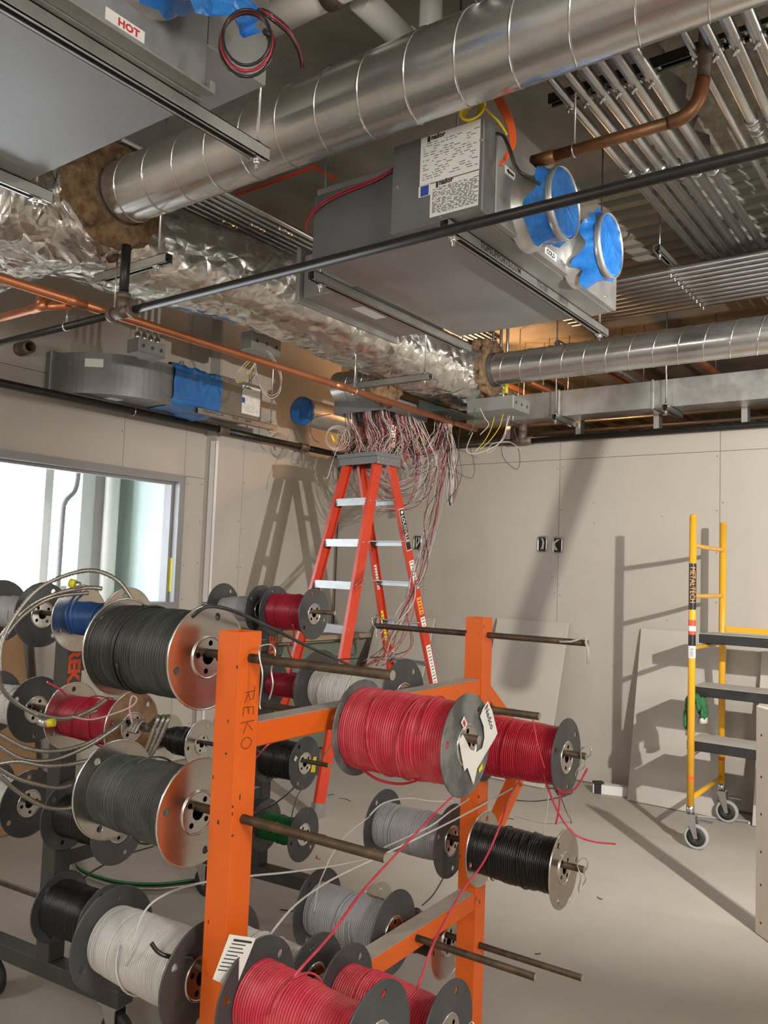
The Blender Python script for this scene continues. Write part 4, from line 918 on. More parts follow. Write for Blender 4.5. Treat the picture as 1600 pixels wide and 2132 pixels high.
part(cb, 'sticker', MB().box((-1.672, 2.4485, 2.932), (0.052, 0.0008, 0.042)), 'paper'); part(cb, 'sticker', MB().box((-1.671, 2.4480, 2.932), (0.036, 0.0008, 0.038)), 'ink_blue')
inlet(t, UX1, -1.27, 2.80, 2.925, 0.125, 3); inlet(t, UX1, -1.27, 3.27, 2.925, 0.125, 11)
pl = part(t, 'name_plate', MB().bb((UX1-0.0002, 2.95, 2.815), (UX1+0.001, 3.06, 2.845)), 'paper')
lettering(pl, 'COLD', 0.028, 'ink', (UX1+0.0014, 2.965, 2.820), (0, 1, 0), (0, 0, 1), bold=0.001)
pl = part(t, 'flow_arrow_plate', MB().bb((UX1-0.0002, 2.60, 3.00), (UX1+0.001, 2.68, 3.03)), 'paper')
part(pl, 'flow_arrow', MB().prism([(UX1+0.0012, 2.61, 3.015), (UX1+0.0012, 2.63, 3.026), (UX1+0.0012, 2.63, 3.02), (UX1+0.0012, 2.67, 3.02), (UX1+0.0012, 2.67, 3.01), (UX1+0.0012, 2.63, 3.01), (UX1+0.0012, 2.63, 3.004)], (0.0004, 0, 0)), 'ink')
# discharge plenum on its left side
pn = unit_box(t, 'discharge_plenum', (-2.64, 2.86, 2.81), (UX0-0.002, 3.62, 3.02), 'galv_dull')
unit_box(t, 'plenum_flange', (-2.665, 2.83, 2.785), (-2.638, 3.65, 3.05), 'galv_dull')
part(pn, 'sticker', MB().box((-2.47, 3.2, 2.8092), (0.12, 0.20, 0.0008)), 'paper')
tr = trapeze('long strut hanger stamped with black lettering under the centre unit', (-1.57, 2.43, 2.794), (-1.57, 3.98, 2.794), (0.045, 0.955))
for wd_, yy in (('TOPSUPPORTS.COM', 2.66), ('TG150', 3.15), ('180319', 3.36)): lettering(tr, wd_, 0.037, 'ink', (-1.5493, yy, 2.766), (0, 1, 0), (0, 0, 1), bold=0.0006)
trapeze('strut hanger under the left side of the centre unit', (-2.33, 2.57, 2.794), (-2.33, 3.90, 2.794), (0.05, 0.95))
# --- upper left unit
QX0, QX1, QY0, QY1, QZ0, QZ1 = -2.66, -1.715, -0.6, 1.43, 2.795, 3.20
t = thing('air_terminal_unit', 'big sheet metal unit with HOT sticker filling the upper left corner', 'air terminal unit', (-2.2, 0.5, QZ0), group='air terminal units')
body = unit_box(t, 'body', (QX0, QY0, QZ0+0.004), (QX1, QY1, QZ1), 'galv_dull')
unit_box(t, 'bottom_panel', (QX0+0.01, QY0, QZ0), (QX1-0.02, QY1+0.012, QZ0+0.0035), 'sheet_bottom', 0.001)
unit_box(t, 'side_ledge', (QX1, QY0, QZ0+0.003), (QX1+0.030, QY1+0.01, QZ0+0.010), 'galv_dull', 0.001)
unit_box(t, 'corner_tab', (QX1-0.01, QY1, QZ0+0.01), (QX1+0.018, QY1+0.02, QZ0+0.045), 'galv', 0.001)
screws(body, [(QX0+0.15+0.16*i, QY1+0.001, QZ0+0.012) for i in range(6)], (0, 1, 0), 0.008)
unit_box(t, 'control_box', (-2.02, QY1+0.003, 2.95), (-1.722, 1.665, 3.30), 'galv_dull')
pl = part(t, 'name_plate', MB().bb((QX1-0.0002, 1.11, 2.832), (QX1+0.001, 1.225, 2.864)), 'paper')
lettering(pl, 'HOT', 0.027, 'ink_red', (QX1+0.0014, 1.145, 2.838), (0, 1, 0), (0, 0, 1), bold=0.001, sx=1.1)
inlet(t, QX1, -1.60, 1.20, 3.06, 0.130, 21)
# torn blue film hanging from that inlet
mb = MB(); n, m_ = 16, 14; vs = []; rr = random.Random(6)
for i in range(m_):
    for j in range(n):
        u, w = j/(n-1), i/(m_-1)
        y = 1.03+0.40*u-0.05*w*math.sin(u*5); zz = 3.12-(0.15+0.13*math.exp(-((u-0.58)/0.16)**2)+0.05*math.sin(u*9))*w
        vs.append((-1.585+0.05*noise.noise(V((u*6, w*5, 1)))+0.03*w, y+0.03*noise.noise(V((u*5, w*6, 4))), zz))
mb.add(vs, [(i*n+j, i*n+j+1, (i+1)*n+j+1, (i+1)*n+j) for i in range(m_-1) for j in range(n-1)], 0, False)
part(t, 'torn_film', mb, 'blue_film')
trapeze('long strut hanger below the big upper left unit, end showing by the large duct', (-1.775, -0.5, 2.794), (-1.775, 1.725, 2.794), (0.1, 0.985))
trapeze('strut hanger at the left edge below the big upper left unit', (-2.63, -0.5, 2.794), (-2.63, 1.53, 2.794), (0.1, 0.975))
# --- unit and elbow duct along the left wall
t = thing('elbow_duct', 'curved rectangular sheet metal elbow duct against the left wall', 'duct', (-4.75, 3.2, 2.60))
cx_, cy_, ri, ro, z0, z1 = -5.0, 3.52, 0.21, 0.52, 2.600, 2.870
mb = MB(); K = 20; vs = []
for i in range(K+1):
    a = math.radians(-90+90*i/K)
    for r_, z_ in ((ro, z0), (ro, z1), (ri, z1), (ri, z0)): vs.append((cx_+r_*math.cos(a), cy_+r_*math.sin(a), z_))
fs = [(i*4+j, i*4+(j+1) % 4, (i+1)*4+(j+1) % 4, (i+1)*4+j) for i in range(K) for j in range(4)]
el = part(t, 'elbow', MB().add(vs, fs, 0, False), 'galv_mid')
part(t, 'end_flange', MB().bb((cx_-0.02, cy_-ro-0.02, z0-0.01), (cx_+0.03, cy_-ri, z1+0.02)), 'galv_mid', 0.006)
part(t, 'straight', MB().bb((cx_+ri, cy_, z0), (cx_+ro, 3.60, z1)), 'galv_mid')
a = math.radians(-52); nn = V((math.cos(a), math.sin(a), 0)); pp = V((cx_, cy_, 2.80))+nn*(ro+0.001)
part(el, 'sticker', MB().box(pp, (0.12, 0.0008, 0.055), (V((-nn.y, nn.x, 0)), nn, Z3)), 'paper')
part(el, 'sticker', MB().box((-4.72, 3.30, 2.5995), (0.08, 0.10, 0.0008)), 'paper')
t = thing('air_terminal_unit', 'small sheet metal unit with white label sheets near the left wall', 'air terminal unit', (-4.65, 4.2, 2.62), group='air terminal units')
bx = unit_box(t, 'body', (-4.86, 3.99, 2.625), (-4.50, 4.47, 2.90), 'galv_mid')
label_sheet(bx, (-4.4995, 4.26, 2.66), (0, 1, 0), (0, 0, 1), 0.19, 0.215, 14, 5)
part(bx, 'sticker', MB().box((-4.4988, 4.275, 2.76), (0.0008, 0.03, 0.04)), 'ink_blue')
vs = []; n, m_ = 40, 14
for i in range(m_+1):
    for j in range(n):
        a = 2*math.pi*j/n; ca, sa = math.cos(a), math.sin(a); w = i/m_
        x = -4.635+0.175*math.copysign(abs(ca)**0.35, ca); z = 2.745+0.150*math.copysign(abs(sa)**0.35, sa)
        g = 0.020*noise.noise(V((a*2.0, w*7, 3)))+0.014*noise.noise(V((a*6, w*14, 9)))
        y = 3.585+0.43*w+0.02*noise.noise(V((a*3, w*3, 5)))
        vs.append((x+g*ca, y, z+g*sa-(0.035*max(0, -sa)*(0.5+noise.noise(V((a*5, 1, 1)))) if i > 8 else 0)))
fs = [(i*n+j, i*n+(j+1) % n, (i+1)*n+(j+1) % n, (i+1)*n+j) for i in range(m_) for j in range(n)]
part(t, 'blue_wrap', MB().add(vs, fs, 0, True), 'blue_tape')
tr = trapeze('short strut hanger with stamped lettering below the small unit by the left wall', (-4.47, 3.80, 2.615), (-4.47, 4.60, 2.615), (0.93,), top=CZ)
for wd_, yy in (('TOPSUPPORTS.COM', 3.84), ('TG150', 4.12), ('180319', 4.25)): lettering(tr, wd_, 0.026, 'ink', (-4.449, yy, 2.588), (0, 1, 0), (0, 0, 1), sx=0.85)
# round duct with blue cap near the corner
t = thing('round_duct', 'round duct end sealed with dark blue tape above the wall pipe', 'duct', (-4.4, 5.2, 2.69))
RC = onZ(626, 855, 2.80)
part(t, 'shell', MB().lathe([(0, 0.112), (0.55, 0.112)], RC, (0, 1, 0), 36), 'galv')
part(t, 'blue_cap', MB().lathe([(-0.01, 0.0), (-0.008, 0.05), (-0.006, 0.10), (-0.002, 0.116), (0.03, 0.117), (0.05, 0.115)], RC, (0, 1, 0), 36), 'blue_tape')
# ---- rectangular duct over the back wall
t = thing('rectangular_duct', 'long rectangular sheet metal duct above the top of the back wall', 'duct', (0, 5.84, 2.735))
xs_ = [-3.42, -2.615, -1.9, -1.1, -0.2, 1.0, 3.3]
for a, b2 in zip(xs_[:-1], xs_[1:]): unit_box(t, 'duct_section', (a, 5.73, 2.735), (b2-0.004, 5.955, 2.932), 'galv', 0.002)
for x in (-3.0, -2.615, -1.9, -1.1): unit_box(t, 'joint_flange', (x-0.008, 5.722, 2.728), (x+0.008, 5.958, 2.940), 'galv', 0.002)
tr = trapeze('strut hanger carrying the rectangular duct, left one', (-2.60, 5.62, 2.733), (-2.60, 5.97, 2.733), (0.08,))
tr = trapeze('strut hanger carrying the rectangular duct, right one', (-1.78, 5.62, 2.733), (-1.78, 5.97, 2.733), (0.08,))
# ================================================================== pipes
def pipe(t, nm, pts, r, mt, n=16): return part(t, nm, MB().tube(pts, r, n), mt)
def hanger_ring(t, p, r, ax_, top=CZ):
    u, w = frame_of(V(ax_)); ring = [V(p)+u*((r+0.003)*math.cos(a))+w*((r+0.003)*math.sin(a)) for a in [2*math.pi*i/18 for i in range(18)]]
    part(t, 'clevis', MB().tube(ring, 0.004, 5, closed=True), 'zinc'); part(t, 'hanger_rod', MB().cyl(V(p)+Z3*r, (p[0], p[1], top), 0.0045, 6), 'zinc')
PZ = 2.60
t = thing('sprinkler_pipe', 'black sprinkler pipe crossing the whole picture below the units', 'pipe', (-2, 2.14, PZ-0.017), group='black sprinkler pipes')
pipe(t, 'pipe', [(-5.0, 2.135, PZ), (-3.08, 2.135, PZ)], 0.0168, 'black_pipe'); pipe(t, 'pipe', [(-3.0, 2.138, PZ), (1.5, 2.138, PZ)], 0.0168, 'black_pipe')
part(t, 'tee_fitting', MB().cyl((-3.10, 2.137, PZ), (-2.96, 2.137, PZ), 0.026, 16).cyl((-3.115, 2.137, PZ), (-3.09, 2.137, PZ), 0.031, 16).cyl((-2.97, 2.137, PZ), (-2.945, 2.137, PZ), 0.031, 16).cyl((-3.03, 2.137, PZ), (-3.03, 2.137, PZ+0.075), 0.026, 16).cyl((-3.03, 2.137, PZ+0.06), (-3.03, 2.137, PZ+0.085), 0.031, 16), 'coupling')
pipe(t, 'riser', [(-3.03, 2.137, PZ+0.08), (-3.03, 2.137, 2.90)], 0.021, 'black_pipe')
hanger_ring(t, (-3.45, 2.135, PZ), 0.0168, (1, 0, 0), 2.70)
t = thing('sprinkler_pipe', 'black sprinkler pipe along the left wall above the opening', 'pipe', (-4.8, 3.5, 2.53), group='black sprinkler pipes')
LX = -4.80
pipe(t, 'pipe', [(LX, 1.0, 2.565), (LX, 4.32, 2.565)], 0.027, 'black_pipe'); pipe(t, 'pipe', [(LX, 4.40, 2.565), (LX, 5.26, 2.565)], 0.027, 'black_pipe'); pipe(t, 'pipe', [(LX, 5.34, 2.565), (LX, 5.90, 2.565)], 0.027, 'black_pipe')
for y in (4.36, 5.30): part(t, 'coupling', MB().lathe([(-0.05, 0.028), (-0.045, 0.036), (-0.02, 0.036), (-0.015, 0.033), (0.015, 0.033), (0.02, 0.036), (0.045, 0.036), (0.05, 0.028)], (LX, y, 2.565), (0, 1, 0), 18), 'coupling')
hanger_ring(t, (LX, 3.52, 2.565), 0.027, (0, 1, 0), 2.60)
t = thing('sprinkler_pipe', 'black sprinkler pipe along the top of the back wall', 'pipe', (-1, 5.88, 2.57), group='black sprinkler pipes')
pipe(t, 'pipe', [(-4.77, 5.88, 2.592), (-3.05, 5.88, 2.592)], 0.024, 'black_pipe'); pipe(t, 'pipe', [(-2.93, 5.88, 2.592), (3.4, 5.88, 2.592)], 0.024, 'black_pipe')
part(t, 'tee_fitting', MB().cyl((-3.07, 5.88, 2.592), (-2.90, 5.88, 2.592), 0.034, 16).cyl((-2.985, 5.88, 2.592), (-2.985, 5.88, 2.68), 0.034, 16).tube(spl([(-2.985, 5.88, 2.67), (-2.985, 5.89, 2.74), (-2.985, 5.96, 2.76)], 5), 0.035, 14), 'coupling')
t = thing('copper_pipe', 'long bright copper pipe running back toward the ladder', 'pipe', (-3.25, 3, 2.64), group='copper pipes')
CX_, CZ_ = -3.255, 2.66
pipe(t, 'pipe', [(CX_, 0.9, CZ_), (CX_, 5.6, CZ_)], 0.021, 'copper')
for y in (2.05, 3.9): part(t, 'sleeve', MB().cyl((CX_, y-0.05, CZ_), (CX_, y+0.05, CZ_), 0.0235, 16), 'copper')
hanger_ring(t, (CX_, 2.25, CZ_), 0.021, (0, 1, 0), 2.95); hanger_ring(t, (CX_, 4.05, CZ_), 0.021, (0, 1, 0), 3.0)
pipe(t, 'branch', [(CX_-0.02, 2.03, CZ_-0.02), (-3.45, 2.0, 2.655), (-3.50, 2.0, 2.655), (-5.0, 2.0, 2.655)], 0.0185, 'copper')
part(t, 'tee_fitting', MB().cyl((-3.52, 2.0, 2.655), (-3.38, 2.0, 2.655), 0.022, 14).cyl((-3.45, 2.0, 2.655), (-3.45, 2.0, 2.70), 0.022, 14), 'copper')
t = thing('copper_pipe', 'tarnished copper pipe with elbow rising to the ceiling, upper right', 'pipe', (-1.1, 2.9, 3.18), group='copper pipes')
cp = [onZ(1140, 332, 3.2), onZ(1280, 283, 3.2), onZ(1385, 243, 3.2)]; yb = cp[0].y
cp = [(p.x, yb-0.01, 3.2) for p in cp]; e = V(cp[-1])
pipe(t, 'pipe', [cp[0], cp[-1]], 0.023, 'copper_old')
part(t, 'elbow', MB().tube(spl([e, e+V((0.06, 0, 0.01)), e+V((0.10, 0.01, 0.06)), e+V((0.115, 0.02, 0.14))], 5), 0.026, 14), 'copper_old')
pipe(t, 'riser', [e+V((0.115, 0.02, 0.12)), (e.x+0.125, e.y+0.03, CZ)], 0.023, 'coupling')
part(t, 'end_cap', MB().cyl(V(cp[0])-V((0.06, 0, 0)), V(cp[0])+V((0.04, 0, 0)), 0.027, 14), 'copper_old')
hanger_ring(t, (cp[0][0]+0.12, cp[0][1], 3.2), 0.023, (1, 0, 0))
for i, (pts, r, lb) in enumerate((([onZ(540, 55, 3.58), onZ(700, 2, 3.58), onZ(735, -10, 3.58)], 0.058, 'white plastic drain pipe at the top left of the large duct'), ([onZ(750, -5, 3.58), onZ(900, 85, 3.58)], 0.050, 'white plastic drain pipe running behind the large duct top'))):
    a, b2 = pts[0], pts[-1]
    if i == 0: b2 = V((b2.x, a.y, b2.z))
    else: b2 = V((a.x, b2.y, b2.z))
    t = thing('drain_pipe', lb, 'pipe', (a+b2)/2-Z3*r, group='white drain pipes')
    part(t, 'pipe', MB().cyl(a, b2+(b2-a)*(0.1 if i else 0.25), r, 24), 'pvc'); part(t, 'joint_sleeve', MB().cyl(a+(b2-a)*0.82, a+(b2-a)*0.98, r*1.12, 24), 'pvc' if i else 'coupling')
p = onZ(898, 20, 3.58); solo('drain_drop', MB().cyl((p.x, p.y, 3.45), (p.x, p.y, CZ), 0.042, 20), 'pvc', 'short white vertical pipe dropping from the ceiling behind the duct', 'pipe')
solo('pipe_stub', MB().lathe([(0, 0.030), (0, 0.042), (0.03, 0.044), (0.035, 0.038), (0.09, 0.038), (0.095, 0.046), (0.12, 0.046)], onX(62, 722, -4.93), (-1, 0, 0), 20), 'coupling', 'short threaded pipe stub poking out of the left wall', 'pipe stub')
# ================================================================== conduits
ORD = ('first', 'second', 'third', 'fourth', 'fifth', 'sixth', 'seventh', 'eighth', 'ninth', 'tenth')
def conduit(label, pts, r, group, coup=(), mt='emt', hang=()):
    pts = [V(p) for p in pts]; t = thing('conduit', label, 'conduit', pts[0]-Z3*r, group=group)
    part(t, 'tube', MB().tube(pts, r, 12), mt)
    for p in hang: part(t, 'hanger_rod', MB().cyl(p, (p[0], p[1], CZ), 0.005, 6), 'zinc')
    for p in coup:
        p = V(p); d = (pts[-1]-pts[0]).normalized()
        cpl = part(t, 'coupling', MB().cyl(p-d*0.055, p+d*0.055, r*1.22, 12).cyl(p-d*0.06, p-d*0.04, r*1.35, 12).cyl(p+d*0.04, p+d*0.06, r*1.35, 12), 'zinc')
    return t
def clamp(t, p, r, d):
    p = V(p); u = V(d)
    part(t, 'strut_clamp', MB().box(p+Z3*(r+0.006), (0.02, 2*r+0.022, 0.006), (u, u.cross(Z3), Z3)).box(p, (0.02, 2*r+0.008, 0.012), (u, u.cross(Z3), Z3)).cyl(p-Z3*(r+0.004)-u.cross(Z3)*0.01, p-Z3*(r+0.022)-u.cross(Z3)*0.01, 0.005, 6).cyl(p-Z3*(r-0.002), p-Z3*(r+0.012), 0.009, 8), 'zinc')
cz_ = 3.45
for k, x in enumerate((-1.352, -1.281, -1.213, -1.147, -1.084, -1.018)):
    r = (0.0185, 0.0205, 0.021, 0.021, 0.022, 0.022)[k]
    t = conduit('%s steel conduit from the left in the close bundle of six, upper right' % ORD[k], [(x, 1.2, cz_), (x, 5.30, cz_)], r, 'bundle of six conduits', [(x, 3.73+0.02*k, cz_)])
    clamp(t, (x, 3.015, cz_), r, (0, 1, 0))
for k, x in enumerate((-0.842, -0.772, -0.702, -0.632, -0.55)):
    r = (0.0135, 0.021, 0.022, 0.023, 0.022)[k]
    t = conduit('%s steel conduit from the left in the upper right corner row' % ORD[k], [(x, 1.2, cz_), (x, 5.9, cz_)], r, 'corner row of conduits', [(x, 3.55+0.03*k, cz_)] if k else [])
    clamp(t, (x, 2.98, cz_), r, (0, 1, 0))
solo('support_channel', strut_mb((-1.45, 3.03, cz_+0.069), (0.2, 3.0, cz_+0.069)), ['black_pipe', 'dark_gap'], 'black steel channel holding the upper right conduits', 'channel')
for k in range(10):
    y = 4.88+0.078*k; z = 3.385
    t = conduit('%s conduit from the front in the flat bank running right' % ORD[k], [(-2.45, y, z), (3.3, y, z)], 0.021, 'flat bank of conduits', [(-0.2-0.05*k, y, z)])
    clamp(t, (-1.52, y, z), 0.021, (1, 0, 0))
trapeze('short strut hanger dropping down over the flat conduit bank', (-1.52, 4.62, 3.455), (-1.52, 5.68, 3.455), (0.05,))
for k in range(7):
    x = -3.53+0.052*k; z = 3.47
    conduit('%s conduit from the left in the bank above the foil duct' % ORD[k], [(x, 2.2, z), (x, 5.9, z)], 0.019, 'conduit bank above the foil duct', [(x, 3.05+0.06*k, z)] if k % 2 else [])
for k in range(5):
    x = -1.15+0.075*k
    conduit('%s conduit from the left going up over the back wall, far right' % ORD[k], [(x, 5.45, 3.42), (x, 10.5, 3.42)], 0.02, 'conduits over the back wall')
for k, (x, z, m) in enumerate(((-4.1, 3.25, 'emt'), (-3.92, 3.45, 'copper'), (-3.55, 3.2, 'emt'), (-3.3, 3.4, 'emt'), (-3.1, 3.15, 'copper'), (-2.85, 3.45, 'emt'), (-2.6, 3.3, 'copper'), (-2.4, 3.2, 'emt'), (-2.1, 3.4, 'emt'), (-1.8, 3.25, 'copper'))):
    conduit('%s warm-lit pipe from the left in the hall beyond the back wall' % ORD[k], [(x, 6.2, z), (x, 10.6, z)], 0.028, 'pipes in the hall beyond', mt=m, hang=((x, 7.0, z), (x, 9.5, z)))
for k in range(4):
    conduit('%s cross conduit from the front in the warm-lit hall' % ORD[k], [(-5.5, 6.6+0.5*k, 3.06), (3, 6.6+0.5*k, 3.06)], 0.022, 'cross conduits in the hall', hang=((-3.4, 6.6+0.5*k, 3.06), (-0.4, 6.6+0.5*k, 3.06)))
trapeze('strut hanger under the foil duct beside the pipe tee', (-3.46, 2.29, 2.895), (-2.93, 2.29, 2.895), (0.12, 0.86))
trapeze('strut hanger under the far end of the foil duct', (-3.52, 4.33, 2.79), (-2.86, 4.33, 2.79), (0.08, 0.93))
# ================================================================== boxes
def jbox(name, lo, hi, mt, label, drops=(), group='overhead junction boxes', tape=None):
    t = thing(name, label, 'junction box', ((lo[0]+hi[0])/2, (lo[1]+hi[1])/2, lo[2]), group=group)
    b = part(t, 'body', MB().bb(lo, hi), mt, 0.003)
    for k in range(3):
        y = lo[1]+(hi[1]-lo[1])*(k+0.5)/3; part(b, 'knockout', MB().cyl((hi[0]-0.001, y, (lo[2]+hi[2])/2), (hi[0]+0.002, y, (lo[2]+hi[2])/2), 0.012, 10), 'box_green')
    for (x, y) in drops:
        d = part(t, 'conduit_drop', MB().cyl((x, y, hi[2]-0.002), (x, y, CZ), 0.0115, 10).cyl((x, y, hi[2]), (x, y, hi[2]+0.04), 0.017, 10), 'emt')
        if tape: part(d, 'tape', MB().cyl((x, y, hi[2]+0.06), (x, y, hi[2]+0.13), 0.014, 10), tape)
    return t
jbox('junction_box', (-4.26, 3.05, 2.79), (-4.14, 3.25, 2.88), 'box_grey', 'galvanised junction box on three conduit drops above the elbow duct', [(-4.2, 3.08), (-4.2, 3.13), (-4.2, 3.18), (-4.2, 3.23)])
jbox('junction_box', (-3.95, 3.70, 2.93), (-3.84, 3.97, 3.05), 'box_grey', 'galvanised junction box with yellow taped conduits above the copper pipe', [(-3.9, 3.76), (-3.9, 3.83), (-3.9, 3.90)], tape='sticker_yellow')
jbox('junction_box', (-3.08, 5.16, 2.70), (-2.70, 5.42, 2.80), 'box_grey', 'galvanised junction box beside the glowing lamp over the back wall', [(-2.98, 5.35), (-2.92, 5.36), (-2.86, 5.35)], tape='sticker_yellow')
t = thing('wire_trough', 'open grey wire trough above the stepladder with wires spilling out', 'wire trough', (-3.65, 4.9, 2.66))
for lo, hi in (((-3.90, 4.62, 2.66), (-3.43, 4.625, 2.76)), ((-3.90, 5.165, 2.66), (-3.43, 5.17, 2.76)), ((-3.90, 4.625, 2.66), (-3.895, 5.165, 2.76)), ((-3.435, 4.625, 2.66), (-3.43, 5.165, 2.76))): part(t, 'side_wall', MB().bb(lo, hi), 'box_grey')
part(t, 'back_plate', MB().bb((-3.90, 4.62, 2.76), (-3.43, 5.17, 2.765)), 'box_grey')
solo('trough_cover', MB().bb((-3.40, 5.0, 2.70), (-3.12, 5.40, 2.705)).bb((-3.40, 5.0, 2.70), (-3.395, 5.40, 2.80)), 'box_green', 'dark green open box beneath the far end of the foil duct', 'junction box')
t = thing('lamp_bulb', 'glowing warm lamp beyond the top of the back wall', 'lamp', (-3.78, 6.95, 3.18))
lp = onY(1043, 827, 6.9)
part(t, 'bulb', MB().lathe([(0, 0.0), (0.008, 0.02), (0.03, 0.032), (0.06, 0.028), (0.085, 0.016)], lp-Z3*0.04, (0, 0, 1), 16), 'bulb'); part(t, 'socket', MB().cyl(lp+Z3*0.045, lp+Z3*0.10, 0.02, 12).cyl(lp+Z3*0.10, (lp.x, lp.y, CZ), 0.004, 6), 'charcoal')
# ================================================================== loose wires
def wire(parent, pts, r, mt, k=7, n=6): return part(parent, 'loose_wire', MB().tube(spl(pts, k), r*1.4, n), mt)
def A3(lst): return [q if isinstance(q, V) else at(*q) for q in lst]
wire(SP['O3R'], A3([(610, 2040, 1.50), (625, 2018, 1.50), (690, 1945, 1.62), (760, 1850, 1.78), (860, 1742, 2.02), (915, 1685, 2.15), (962, 1640, 2.28)]), 0.0021, 'wire_red_dusty')
wire(SP['O10R'], A3([(868, 2060, 1.66), (878, 2035, 1.66), (905, 1960, 1.75), (960, 1860, 1.95), (1010, 1790, 2.12), (1045, 1710, 2.30), (1060, 1660, 2.45), (1085, 1622, 2.6)]), 0.0021, 'wire_red_dusty')
wire(SP['O3L'], A3([(262, 2010, 1.72), (275, 1975, 1.71), (300, 1900, 1.74), (345, 1862, 1.78), (420, 1838, 1.86), (520, 1824, 1.98), (600, 1816, 2.1), (700, 1802, 2.25), (800, 1780, 2.4)]), 0.0019, 'wire_white')
wire(SP['O3L'], A3([(315, 1963, 1.66), (330, 1982, 1.66), (355, 1992, 1.665), (405, 1993, 1.68)]), 0.0032, 'wire_black')
wire(SP['O10L'], A3([(560, 1952, 1.86), (575, 1930, 1.86), (620, 1880, 1.95), (690, 1832, 2.08), (780, 1788, 2.2), (880, 1740, 2.3), (960, 1700, 2.42), (1070, 1640, 2.6)]), 0.0019, 'wire_white')
wire(SP['O9L'], A3([(655, 1900, 2.18), (662, 1850, 2.17), (680, 1805, 2.17), (692, 1780, 2.2), (720, 1740, 2.3), (770, 1700, 2.4)]), 0.0012, 'wire_white')
wire(SP['F3L'], A3([(770, 1698, 2.52), (800, 1672, 2.50), (850, 1662, 2.48), (900, 1668, 2.48), (945, 1668, 2.50)]), 0.0020, 'wire_white')
wire(SP['F3L'], A3([(800, 1765, 2.40), (850, 1742, 2.38), (900, 1718, 2.38), (940, 1688, 2.42), (990, 1655, 2.6)]), 0.0018, 'wire_white')
wire(SP['O4R'], A3([(742, 1565, 1.94), (750, 1595, 1.93), (785, 1622, 1.90), (830, 1632, 1.86), (865, 1626, 1.83), (890, 1612, 1.81)]), 0.0022, 'wire_red')
wire(SP['F2R'], A3([(1132, 1610, 2.38), (1142, 1642, 2.37), (1165, 1695, 2.36), (1195, 1735, 2.36), (1235, 1752, 2.38), (1282, 1757, 2.4)]), 0.0021, 'wire_red_dusty')
wire(SP['F2R'], A3([(1150, 1625, 2.37), (1164, 1648, 2.36), (1165, 1680, 2.36), (1158, 1716, 2.37)]), 0.0020, 'wire_red_dusty')
wire(SP['F2R'], A3([(1150, 1628, 2.37), (1172, 1650, 2.35), (1200, 1640, 2.33), (1224, 1600, 2.32)]), 0.0022, 'wire_red_dusty')
wire(SP['F2R'], A3([(1110, 1495, 2.36), (1120, 1550, 2.34), (1135, 1600, 2.34)]), 0.0016, 'wire_red_dusty')
wire(SP['O1L'], A3([(400, 1285, 1.70), (430, 1264, 1.70), (480, 1270, 1.72), (560, 1305, 1.85), (640, 1345, 2.05), (700, 1372, 2.2), (740, 1390, 2.35)]), 0.0030, 'wire_black_dusty')
wire(SP['D1R'], A3([(160, 1235, 2.62), (140, 1265, 2.58), (138, 1290, 2.57), (148, 1320, 2.60)]), 0.0025, 'wire_blue')
wire(SP['D1R'], A3([(175, 1235, 2.60), (150, 1262, 2.57), (148, 1295, 2.56), (155, 1318, 2.60)]), 0.0025, 'wire_blue')
wire(SP['D2R'], A3([(98, 1420, 2.6), (125, 1435, 2.62), (140, 1450, 2.65)]), 0.0024, 'wire_red_dusty')
wire(SP['D4R'], A3([(175, 1828, 2.66), (200, 1810, 2.75), (255, 1782, 3.0), (320, 1762, 3.3)]), 0.0022, 'wire_black')
wire(SP['D7R'], A3([(612, 1640, 3.3), (590, 1660, 3.28), (560, 1680, 3.3), (520, 1700, 3.5)]), 0.0025, 'wire_black')
wire(SP['D8R'], A3([(605, 1712, 3.4), (615, 1670, 3.4), (630, 1640, 3.6), (690, 1550, 4.0), (700, 1520, 4.2)]), 0.0018, 'wire_green')
wire(SP['D5R'], A3([(610, 1300, 3.4), (612, 1330, 3.42), (600, 1350, 3.45), (615, 1385, 3.6)]), 0.002, 'wire_maroon')
wire(SP['D7R'], A3([(528, 1585, 3.45), (555, 1555, 3.4), (575, 1540, 3.4), (590, 1515, 3.4)]), 0.0024, 'wire_red')
# white and black leads dropping to the floor from the far spools
solo('loose_lead', MB().tube(spl(A3([(1140, 1630, 2.75), (1142, 1660, 2.75), (1138, 1700, 2.75), (1132, 1735, 2.75)]), 6), 0.0022, 6), 'wire_white', 'white wire lead hanging below the clean red spool', 'wire', 'loose leads')
solo('loose_lead', MB().tube(spl([onZ(1165, 1650, 0.30), onZ(1180, 1690, 0.15), onZ(1190, 1712, 0.004), onZ(1180, 1740, 0.004)], 6), 0.003, 6), 'wire_black', 'black wire lead trailing to the floor below the clean red spool', 'wire', 'loose leads')
solo('loose_lead', MB().tube(spl([onZ(1040, 1662, 0.004), onZ(1110, 1668, 0.004), onZ(1165, 1660, 0.004), onZ(1192, 1648, 0.004), onZ(1140, 1640, 0.004)], 8), 0.003, 6), 'wire_black', 'thin black cable curving over the floor behind the red spools', 'wire', 'loose leads')
solo('loose_lead', MB().tube(spl([onZ(935, 1790, 0.003), onZ(930, 1815, 0.003), onZ(905, 1860, 0.003), onZ(880, 1885, 0.003)], 8), 0.0025, 6), 'wire_black', 'black wire lead beside the lower orange beam', 'wire', 'loose leads')
cc = thing('cable_coil', 'coil of black and green cables lying on the floor by the charcoal rack', 'cable', onZ(280, 1835, 0))
